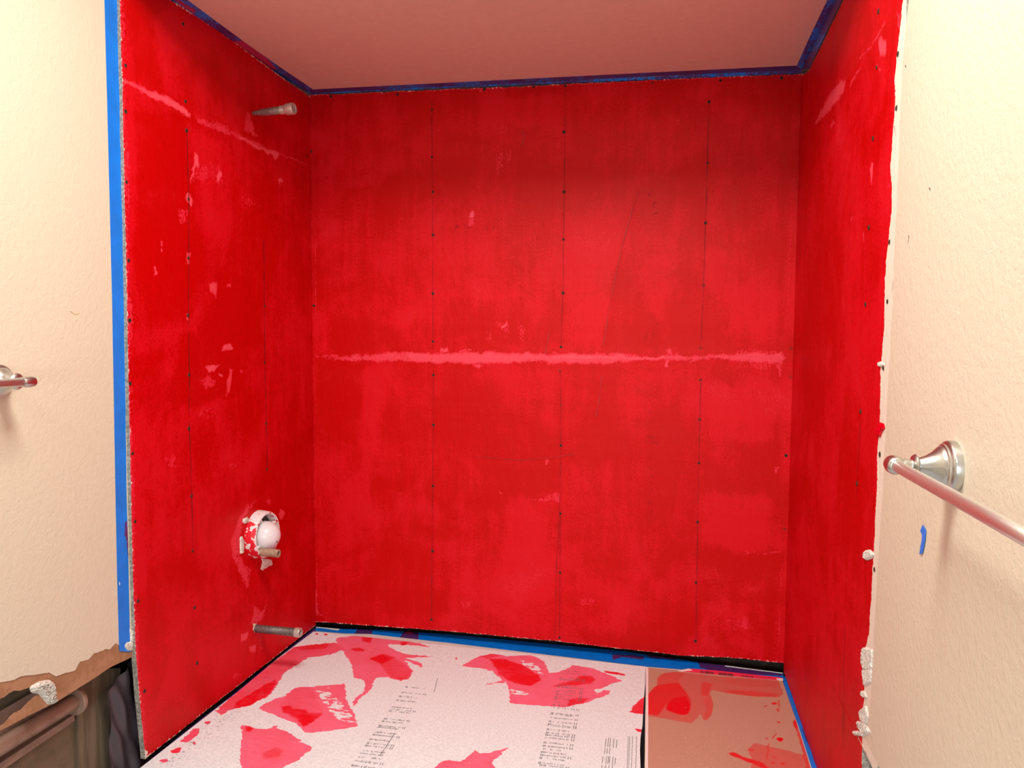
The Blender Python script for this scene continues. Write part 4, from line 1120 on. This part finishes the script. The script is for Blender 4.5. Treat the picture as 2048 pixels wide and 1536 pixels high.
# tan hardboard to the right
Lp = PT.poly([(1295, 1335), (1292, 1400), (1291, 1450), (1290, 1500), (1289, 1540)])
Rp = PT.poly([(1564, 1359), (1585, 1420), (1612, 1505), (1624, 1545)])
Lp = np.vstack([Lp, [Lp[-1][0], near]]); Rp = np.vstack([Rp, [Rp[-1][0], near]])
A, B = curve_grid(Lp, Rp, 260, 0.0030)
TAN = [
    (zh([(245, 215), (260, 190), (300, 150), (430, 128), (600, 145), (900, 180), (1380, 210), (1590, 230), (1650, 380), (1590, 412), (1300, 402), (1050, 372), (900, 345), (850, 330), (830, 360), (870, 500), (850, 600), (800, 668), (750, 662), (735, 600), (690, 640), (640, 680), (620, 702), (450, 672), (300, 640), (-80, 595), (-80, 520), (150, 380), (240, 290)]), 0.12, 0.05),
    (zh([(250, 215), (300, 152), (430, 130), (560, 145), (500, 200), (480, 250), (240, 270)]), 0.45, 0.0),
    (zh([(-80, 560), (-80, 500), (130, 390), (240, 275), (480, 250), (560, 340), (620, 440), (615, 540), (590, 590), (540, 612), (480, 600), (400, 575), (340, 552), (360, 480), (300, 560), (250, 615), (120, 600)]), 0.85, 0.0),
    (zh([(360, 490), (420, 420), (560, 400), (615, 500), (590, 590), (540, 612), (470, 600), (340, 552)]), 1.0, 0.0),
    (zh([(740, 255), (800, 245), (858, 270), (830, 320), (810, 400), (740, 400), (730, 320)]), 0.6, 0.0),
    (zh([(760, 430), (830, 400), (868, 510), (850, 600), (800, 665), (760, 640), (790, 560)]), 0.4, 0.0),
    (zh([(960, 345), (1100, 330), (1350, 350), (1570, 372), (1590, 410), (1300, 402), (1080, 376)]), 0.55, 0.0),
    (zh([(1000, 190), (1580, 235), (1590, 300), (1200, 300), (1000, 250)]), 0.30, 0.0),
    (zh([(1742, 690), (1790, 640), (1870, 820), (1990, 1080), (2060, 1300), (1900, 1300), (1880, 1196), (1850, 1000), (1800, 830)]), 0.55, 0.0),
    (zh([(1742, 690), (1790, 645), (1830, 720), (1780, 760)]), 0.9, 0.0),
    (zh([(1240, 990), (1320, 920), (1500, 960), (1620, 985), (1850, 1050), (1890, 1250), (1280, 1250), (1300, 1100)]), 0.14, 0.3),
    (zh([(1025, 1030), (1060, 1015), (1110, 1025), (1200, 1070), (1400, 1130), (1480, 1196), (1500, 1240), (1330, 1160), (1150, 1090), (1040, 1050)]), 0.9, 0.0),
    (zh([(1240, 990), (1310, 980), (1320, 1005), (1260, 1005)]), 0.6, 0.0),
    (ell(*zh([(1542, 481)])[0], 6, 3), 0.9, 0), (ell(*zh([(1450, 511)])[0], 4, 1.6, -.2), 0.6, 0), (ell(*zh([(1605, 878)])[0], 7.5, 3.8, .1), 1.0, 0),
    (ell(*zh([(1590, 690)])[0], 5, 1.8, .4), 0.8, 0), (ell(*zh([(1458, 870)])[0], 4, 1.4, .3), 0.7, 0), (ell(*zh([(1586, 555)])[0], 3, 5), 0.4, 0),
    (ell(*zh([(1548, 1075)])[0], 5, 2, .5), 0.6, 0), (ell(*zh([(1525, 1142)])[0], 4, 2), 0.9, 0), (ell(*zh([(1638, 1150)])[0], 4, 2), 0.9, 0),
    (zh([(1565, 812), (1575, 815), (1525, 870), (1510, 875), (1520, 845)]), 0.8, 0), (zh([(1485, 910), (1495, 915), (1475, 960), (1480, 1040), (1450, 1110), (1445, 1100), (1465, 1030), (1462, 960)]), 0.8, 0),
    (zh([(1580, 440), (1605, 450), (1610, 520), (1590, 530)]), 0.25, 0.2),
]
m3 = paint_mask(PT, A, B, TAN, 0.003, 0.5)
tb = PT.pt(1.3, -0.4)
tan = sheet('hardboard', PT, A, B, 0.0058, [M['tan'], M['cement']], m3, None, None, True, tb,
            label='tan hardboard panel on the right end of the bathtub with translucent red smears', category='board')
tan.location = tb
def local(o, parent):
    o.parent = parent; o.matrix_parent_inverse = Matrix.Translation(-Vector(parent.location)); return o
wht = mat('white_paper_edge', (0.86, 0.78, 0.76), 0.7)
q = [PT.at(*p) for p in [(1291.5, 1335), (1296.5, 1335.5), (1296.5, 1400), (1296.5, 1440), (1296, 1500), (1296, 1560), (1289.5, 1560), (1290, 1500), (1290.5, 1440), (1291.5, 1400)]]
local(prism('white_edge', PT, q, 0.0006, wht, None, 0.0005), tan)
q = [PT.at(*p) for p in zh([(500, 113), (620, 98), (900, 118), (1400, 172), (1600, 192), (1640, 205), (1640, 228), (1560, 222), (1360, 205), (1100, 180), (850, 158), (640, 138), (520, 128)])]
pinkm = mat('pink_painted_label', (0.86, 0.03, 0.09), 0.5)
local(prism('label_strip', PT, q, 0.0006, pinkm, None, 0.0006, label='bright pink painted label strip with black print'), tan)
q = [PT.at(*p) for p in zh([(470, 118), (600, 96), (640, 118), (520, 130)])]
local(prism('label_end', PT, q, 0.0006, wht, None, 0.0008, label='white unpainted end of the label strip'), tan)
q = [PT.at(*p) for p in zh([(1560, 205), (1638, 206), (1640, 232), (1580, 226)])]
local(prism('label_end', PT, q, 0.0006, wht, None, 0.0008, label='white unpainted end of the label strip'), tan)
q = []
for x0_, x1_, yb in ((724, 866, 135), (924, 1075, 155), (1180, 1300, 180)):
    x = x0_
    while x < x1_:
        w_ = r.uniform(6, 16); hh = r.uniform(8, 16) * (0.5 if x0_ > 1100 else 1)
        yy_ = yb + (x - x0_) * 0.09
        q.append([PT.at(*p) for p in zh([(x, yy_ - hh), (x + w_, yy_ - hh + 1), (x + w_, yy_ + hh), (x, yy_ + hh)])]); x += w_ + r.uniform(2, 8)
local_marks('printed_lettering', PT, q, M['inkd'], tan, 0.0012)
q = []
for _ in range(170):
    a, b = PT.at(*zh([(r.gauss(800, 230), r.gauss(960, 130))])[0])
    q.append(dot(a, b, 0.0009, 0.0009))
local_marks('dust_speck', PT, [k for k in q if 1.16 < k[0][0] < 1.48], mat('pale_dust', (0.75, 0.55, 0.42), 0.9), tan, 0.0006)['kind'] = 'stuff'

# ------------------------------------------------------------------ blue masking tape
def tape(name, pl, far, near_, label, paint=(), off_=0.0008, group=None, wob=0.0004, n=160, seed=1, red=None):
    """far/near_: the two long edges as photo polylines"""
    def rs(P):
        P = pl.poly(P); d = np.r_[0, np.cumsum(np.linalg.norm(np.diff(P, axis=0), axis=1))]; s = np.linspace(0, d[-1], n)
        return np.stack([np.interp(s, d, P[:, 0]), np.interp(s, d, P[:, 1])], 1), s
    (P0, s), (P1, _) = rs(far), rs(near_)
    T = np.linspace(0, 1, 12)[None, :]
    A = P0[:, :1] * (1 - T) + P1[:, :1] * T; B = P0[:, 1:] * (1 - T) + P1[:, 1:] * T
    f = [np.zeros(A.shape) for _ in range(3)]
    for pts, th, kind in paint:
        w = np.zeros(A.shape); stamp(w, A, B, pl.poly(pts), 1.0, 0.002)
        if kind == 'w': f[2] = np.maximum(f[2], w)
        else: f[0] = np.maximum(f[0], w); f[1] = f[1] * (1 - w) + th * w
    if red is not None:
        rr = red + jag(s, 0.25, 9, seed + 5)[:, None] + jag(s * 2, 0.2, 30, seed + 6)[:, None] * (T - 0.5) * 2
        f[0] = np.maximum(f[0], np.clip(rr, 0, 1)); f[1] = np.maximum(f[1], 0.06)
    b0 = pl.pt(A[0, 0], B[0, 0])
    o = sheet(name, pl, A, B, 0.0004, [M['tape'], M['tape']], f, None, np.abs(jag(s, wob, 8, seed))[:, None] + off_ + 0 * A, True, b0, label=label, category='tape')
    o.location = b0
    return o
tape('masking_tape', PLD, [(208, -30), (208.5, 0), (214, 200), (219, 400), (224, 600), (228, 830), (231, 1000), (234, 1150), (238, 1297), (239, 1302)],
     [(236.5, -30), (237, 0), (239, 100), (241, 240), (243.5, 400), (246, 560), (248.5, 700), (251, 850), (253, 1000), (256, 1100), (258, 1200), (260, 1300), (260, 1304)],
     'long vertical blue masking tape on the beige left wall beside the red board',
     [(Z(200, 1000, 2.865, [(100, 455), (120, 490), (110, 490)]), 0, 'w'), (Z(200, 1000, 2.865, [(145, 110), (152, 110), (165, 260), (172, 350), (158, 330), (150, 230), (138, 200)]), 0.2, 'p'),
      (Z(200, 350, 3.84, [(118, 570), (128, 572), (128, 580), (120, 580)]), 0.1, 'p')], 0.0004, seed=3)
# along the ledge at the back
tape('masking_tape', PG, [(632, 1254), (690, 1259), (740, 1259), (900, 1269), (1100, 1288), (1250, 1303), (1400, 1325), (1566, 1346)],
     [(630, 1262), (690, 1267), (740, 1268), (900, 1286), (1100, 1310), (1290, 1333), (1400, 1342), (1568, 1360)],
     'long blue masking tape along the tub ledge below the back wall',
     [(zg([(420, 165), (510, 165), (620, 195), (600, 210), (500, 195), (430, 190)]), 0, 'w'),
      (zg([(740, 195), (840, 205), (830, 245), (705, 240)]), 0.08, 'p'), (zg([(1050, 215), (1150, 220), (1150, 280), (1010, 275)]), 0.10, 'p'),
      (zg([(1060, 210), (1110, 215), (1110, 235), (1060, 235)]), 0.9, 'p'),
      (Z(1040, 1300, 6.507, [(1190, 65), (1320, 60), (1620, 90), (1600, 125), (1320, 95), (1215, 135), (1205, 100)]), 0.15, 'p'),
      ([(1290, 1308), (1350, 1312), (1356, 1320), (1300, 1316)], 0.15, 'p'), ([(1395, 1322), (1450, 1326), (1566, 1344), (1566, 1352), (1450, 1347), (1400, 1336)], 0.08, 'p'),
      ([(1450, 1330), (1566, 1344), (1566, 1348), (1450, 1334)], 0, 'w')], 0.0006, n=420, seed=5)
tape('masking_tape', PG, [(1571, 1353), (1589, 1400), (1604, 1440), (1633, 1530), (1640, 1552)], [(1563, 1356), (1582, 1412), (1598, 1456), (1622, 1532), (1628, 1552)],
     'narrow blue masking tape on the tub ledge along the right red wall',
     [(zh([(1845, 760), (1900, 850), (1990, 1010), (2040, 1100), (2000, 1090), (1900, 900)]), 0.0, 'p')], 0.0009, seed=7)
tape('masking_tape', PG, [(629, 1256), (560, 1312), (470, 1386), (400, 1440), (300, 1520), (285, 1532)], [(632, 1264), (566, 1319), (476, 1391), (404, 1446), (303, 1524), (289, 1535)],
     'blue masking tape, painted dark for the shade, in the joint between left red wall and grey board', red=0.95, off_=0.0002, seed=8)  # heavy dark coat puts the joint's shade into the tape colour
# ceiling tapes
tape('masking_tape', PC, [(330, -32), (378, 2), (440, 48), (500, 92), (560, 134), (625, 178)], [(285, -36), (345, 6), (420, 57), (480, 96), (550, 145), (619, 187)],
     'blue masking tape on the alcove ceiling along the left wall, smeared with red',
     [(Z(200, 0, 4.042, [(1080, 330), (1160, 330), (1350, 470), (1430, 560), (1380, 560), (1200, 440), (1080, 380)]), 0.8, 'p'),
      (Z(200, 0, 4.042, [(600, 0), (640, 0), (770, 80), (760, 110), (690, 60)]), 0.8, 'p')], 0.0004, red=0.50, seed=9)
tape('masking_tape', PC, [(621, 179), (800, 170), (1000, 160), (1300, 145), (1594, 131)], [(620, 186), (800, 177.5), (1000, 168), (1300, 153), (1603, 139)],
     'blue masking tape along the top of the back wall, tinted purple by thin red paint', off_=0.0004, red=0.7, seed=10, n=420)
tape('masking_tape', PC, [(1664, -24), (1654, 1), (1620, 72), (1594, 130)], [(1686, -28), (1672, 0), (1636, 73), (1604, 139)],
     'blue masking tape on the alcove ceiling along the right wall', off_=0.0004, red=0.62, seed=11)
# the folded-down halves stuck to the walls
tape('masking_tape', Plane('B', 0.001), [(622, 186), (900, 172), (1300, 152), (1603, 138.5)], [(622, 189), (900, 176), (1100, 168), (1300, 160), (1400, 156), (1603, 147)],
     'thin blue tape edge folded down onto the top of the back wall', off_=0.0022, red=0.6, seed=12, n=420)
tape('masking_tape', Plane('R', 0.001), [(1687, -28), (1673, 0), (1637, 73), (1605, 139.5)], [(1700, -28), (1686, 1), (1650, 74), (1620, 137)],
     'dark purple tape edge folded down onto the top of the right wall', off_=0.0022, red=0.72, seed=13)
# small scrap on the right beige wall
tape('tape_scrap', PRD, [(1841, 1109), (1843, 1093), (1845.5, 1080), (1846, 1070), (1842, 1062), (1847, 1050)], [(1847, 1107), (1850, 1092), (1852.5, 1078), (1853, 1068), (1853, 1059), (1849, 1052)],
     'tiny curled blue tape scrap on the beige right wall under the towel bar', off_=0.0012, wob=0.0006, n=40, seed=14)

# ------------------------------------------------------------------ pipes of the shower
def pipe_from(px, py, length, tilt, R_, name, prof, m, label, parts=()):
    b = PL.at3(px, py); ax = Vector(tilt).normalized()
    root = empty(name, tuple(b), label=label, category='pipe')
    return root, b, ax
# shower arm stub
b = PL.at3(506, 227); ax = (1, -0.04, 0.045)
root = empty('shower_pipe_stub', tuple(b), label='grey pipe stub with a pale end cap high on the left red wall', category='pipe')
o = lathe_obj('pipe', [(-0.01, 0.004), (0.006, 0.0055), (0.03, 0.0095), (0.05, 0.0105), (0.10, 0.0110)], b, ax, M['galv'], root, 28, b)
prof = []
for k in range(8):
    prof += [(0.088 + k * 0.002, 0.0112), (0.089 + k * 0.002, 0.0122)]
prof += [(0.106, 0.0125), (0.108, 0.0155), (0.128, 0.0162), (0.131, 0.0150), (0.131, 0.0115), (0.126, 0.0105), (0.126, 0.002)]
o = lathe_obj('end_cap', prof, b, ax, M['cap'], root, 32, b, label='pale hexagonal looking end cap'); sharp(o, 40)
axv = Vector(ax).normalized()
t_ = b + np.array(axv) * 0.127
o = lathe_obj('square_drive', [(0, 0.0055), (0.0035, 0.005)], t_, ax, M['cap'], root, 4, b); sharp(o)

# valve with its plastic guard
vb = PL.at3(516, 1068)
valve = empty('shower_valve', tuple(vb), label='white plastic valve guard with round dome on the left red wall, smudged with red', category='valve')
def masked_lathe(name, prof, origin, axis, m, parent, seg_, base, fn, **props):
    V, F = lathe(prof, rel(base, [origin])[0], axis, seg_, False)
    me = mesh(name, V, F, m, True)
    at = me.color_attributes.new('mask', 'FLOAT_COLOR', 'POINT')
    cols = np.array([[*fn(*v), 1.0] for v in V], np.float32)
    at.data.foreach_set('color', cols.ravel())
    o = link(name, me, parent, **props); sharp(o, 40); return o
vx = (1, -0.03, 0.02)
def ringmask(x, y, z):
    t = 0.62 if (y < -0.015 and x < 0.030) else 0.30
    if z > 0.045: t = 0.28
    return (t, 0.6, 0)
masked_lathe('guard_ring', [(-0.004, 0.066), (0.0, 0.070), (0.028, 0.067), (0.033, 0.064), (0.033, 0.0605), (0.028, 0.0590), (0.0, 0.060), (-0.004, 0.058)], vb, vx, M['guard'], valve, 56, vb, ringmask)
o = lathe_obj('ring_base', [(0.001, 0.059), (0.004, 0.059), (0.004, 0.040), (0.001, 0.040)], vb, vx, mat('dark_valve_body', (0.05, 0.045, 0.05), 0.6), valve, 48, vb, closed=False)
# ribs between the ring and the dome
rb = bmesh.new()
bmesh.ops.create_cube(rb, size=1, matrix=Matrix.Translation((0.018, 0.0, 0.050)) @ Matrix.Diagonal((0.024, 0.003, 0.022, 1)))
RIB = bpy.data.meshes.new('guard_rib'); rb.to_mesh(RIB); rb.free(); RIB.materials.append(M['white'])
for a_ in (0.55, 2.1, 3.6, 5.2):
    o = link('guard_rib', RIB, valve); o.rotation_euler = (a_, 0, 0)
R_ = 0.042
db = vb + np.array([0, -0.004, -0.002])
prof = [(0.0, R_ * 0.98), (0.018, R_)] + [(0.028 + R_ * math.sin(t), R_ * math.cos(t)) for t in np.linspace(0.0, 1.5, 16)] + [(0.028 + R_, 0.0005)]
lathe_obj('dome', prof, db, vx, mat('milky_white_plastic', (0.78, 0.76, 0.80), 0.22), valve, 48, vb)
# scratches and the little screw recess on the dome
dk = mat('dome_scratch', (0.10, 0.09, 0.10), 0.7)
for (th, ph, ln) in ((0.55, -1.35, 0.011), (0.62, -0.25, 0.005), (0.2, -2.5, 0.003)):
    pass
qv, qf = [], []
def dome_pt(lat, lon, h=0.0004):
    r0 = R_ + h
    return np.array([0.028 + r0 * math.sin(lat), r0 * math.cos(lat) * math.sin(lon), r0 * math.cos(lat) * math.cos(lon)]) + (db - vb)
for path, w_ in (([(0.55, -1.05), (0.62, -1.15), (0.60, -1.35), (0.52, -1.50)], 0.014), ([(1.15, -2.3), (1.22, -2.7), (1.1, -3.0)], 0.03), ([(0.25, -1.2), (0.28, -1.25)], 0.02)):
    for (a1, o1), (a2, o2) in zip(path[:-1], path[1:]):
        i = len(qv); qv += [dome_pt(a1 - w_, o1), dome_pt(a1 + w_, o1), dome_pt(a2 + w_, o2), dome_pt(a2 - w_, o2)]; qf.append((i, i + 1, i + 2, i + 3))
link('scratch', mesh('scratch', qv, qf, dk), valve, kind='stuff')
# pipe under the dome
pb = PL.at3(503, 1102)
o = lathe_obj('pipe', [(0.0, 0.0115), (0.088, 0.0115), (0.0885, 0.0105), (0.0885, 0.0075), (0.075, 0.0072), (0.075, 0.0005)], pb, (1, -0.04, -0.005), M['tanpipe'], valve, 32, vb, label='tan pipe end below the dome'); sharp(o)
lump('wall_chip', PL, PL.poly(zoomC([(395, 640), (470, 650), (480, 690), (440, 700), (400, 725), (388, 720), (410, 680)])), 0.002, M['gypsum'], wall_left, 33, 0.0012, label='white chip below the valve')
lump('wall_chip', PL, PL.poly(zoomC([(230, 480), (245, 470), (258, 500), (255, 600), (230, 605)])), 0.003, M['gypsum'], wall_left, 34, 0.0012, label='white chip left of the valve')
lump('wall_chip', PL, PL.poly(zoomC([(255, 335), (285, 325), (295, 350), (270, 375), (250, 360)])), 0.004, M['gypsum'], wall_left, 35, 0.0012, label='white chip above left of the valve')

# tub spout stub
sb = PL.at3(512, 1257)
spout = empty('spout_pipe_stub', tuple(sb), label='dark grey pipe stub with a pale threaded end low on the left red wall', category='pipe')
ax = (1, -0.01, 0.01)
lathe_obj('pipe', [(-0.01, 0.0105), (0.0, 0.0115), (0.13, 0.0120)], sb, ax, M['darkpipe'], spout, 28, sb)
prof = []
for k in range(7): prof += [(0.126 + k * 0.0024, 0.0122), (0.1272 + k * 0.0024, 0.0137)]
prof += [(0.1435, 0.0125), (0.1435, 0.0095), (0.13, 0.009), (0.13, 0.0005)]
o = lathe_obj('threaded_end', prof, sb, ax, M['cap'], spout, 32, sb, label='pale threaded end'); sharp(o, 40)

# ------------------------------------------------------------------ towel bars
def towel_bar(base, sign, label, cap_r, length=0.60, flange=0.034):
    """base: point on the wall, sign: direction away from the wall along x"""
    root = empty('towel_bar', tuple(base), label=label, category='towel bar')
    k = flange / 0.034
    prof = [(0, flange), (0.008, flange), (0.0105, flange * 0.97), (0.0115, flange * 0.90), (0.0125, flange * 0.86), (0.0150, flange * 0.86), (0.0160, flange * 0.80), (0.0172, flange * 0.79), (0.020, flange * 0.72),
            (0.026, 0.0185 * k), (0.034, 0.0135 * k), (0.041, 0.0108), (0.0425, 0.0100), (0.0435, 0.0130), (0.0460, 0.0150), (0.0490, 0.0130), (0.0500, 0.0082), (0.0530, 0.0072), (0.056, 0.0088), (0.060, 0.0080), (0.068, 0.0078)]
    for yy_ in (0.0, -length):
        o = lathe_obj('mounting_post', prof, base + np.array([0, yy_, 0]), (sign, 0, 0), M['nickel'], root, 48, base); sharp(o, 50)
    c = base + np.array([sign * 0.070, 0.0, 0.0])
    lathe_obj('bar', [(0.006, 0.0075), (length - 0.006, 0.0075)], c, (0, -1, 0), M['nickel_bar'], root, 32, base)
    for d in (1, -1):
        st = c + np.array([0, 0 if d == 1 else -length, 0])
        pr = [(-0.013, 0.0078), (-0.011, cap_r * 0.88), (-0.005, cap_r), (0.004, cap_r * 1.02), (0.010, cap_r * 0.93), (0.0125, cap_r * 0.7), (0.0135, 0.0005)]
        o = lathe_obj('end_cap', pr, st, (0, d, 0), M['nickel'], root, 36, base); sharp(o, 50)
    return root
rbp = PRD.at3(1909, 935)
towel_bar(rbp, -1, 'brushed nickel towel bar on the beige right wall, its bar running toward the viewer', 0.0120)
lbp = PLD.at3(-9, 762)
towel_bar(lbp, 1, 'brushed nickel towel bar on the beige left wall', 0.0098, flange=0.030)

# ------------------------------------------------------------------ the lamp that lights the room (above the frame)
lamp = empty('ceiling_lamp', (0.85, -1.55, 2.1), label='flat rectangular ceiling lamp of the bathroom outside the frame', category='lamp')
box('lamp_body', (-0.30, -0.16, -0.035), (0.30, 0.16, -0.002), M['white'], lamp, 0.006)
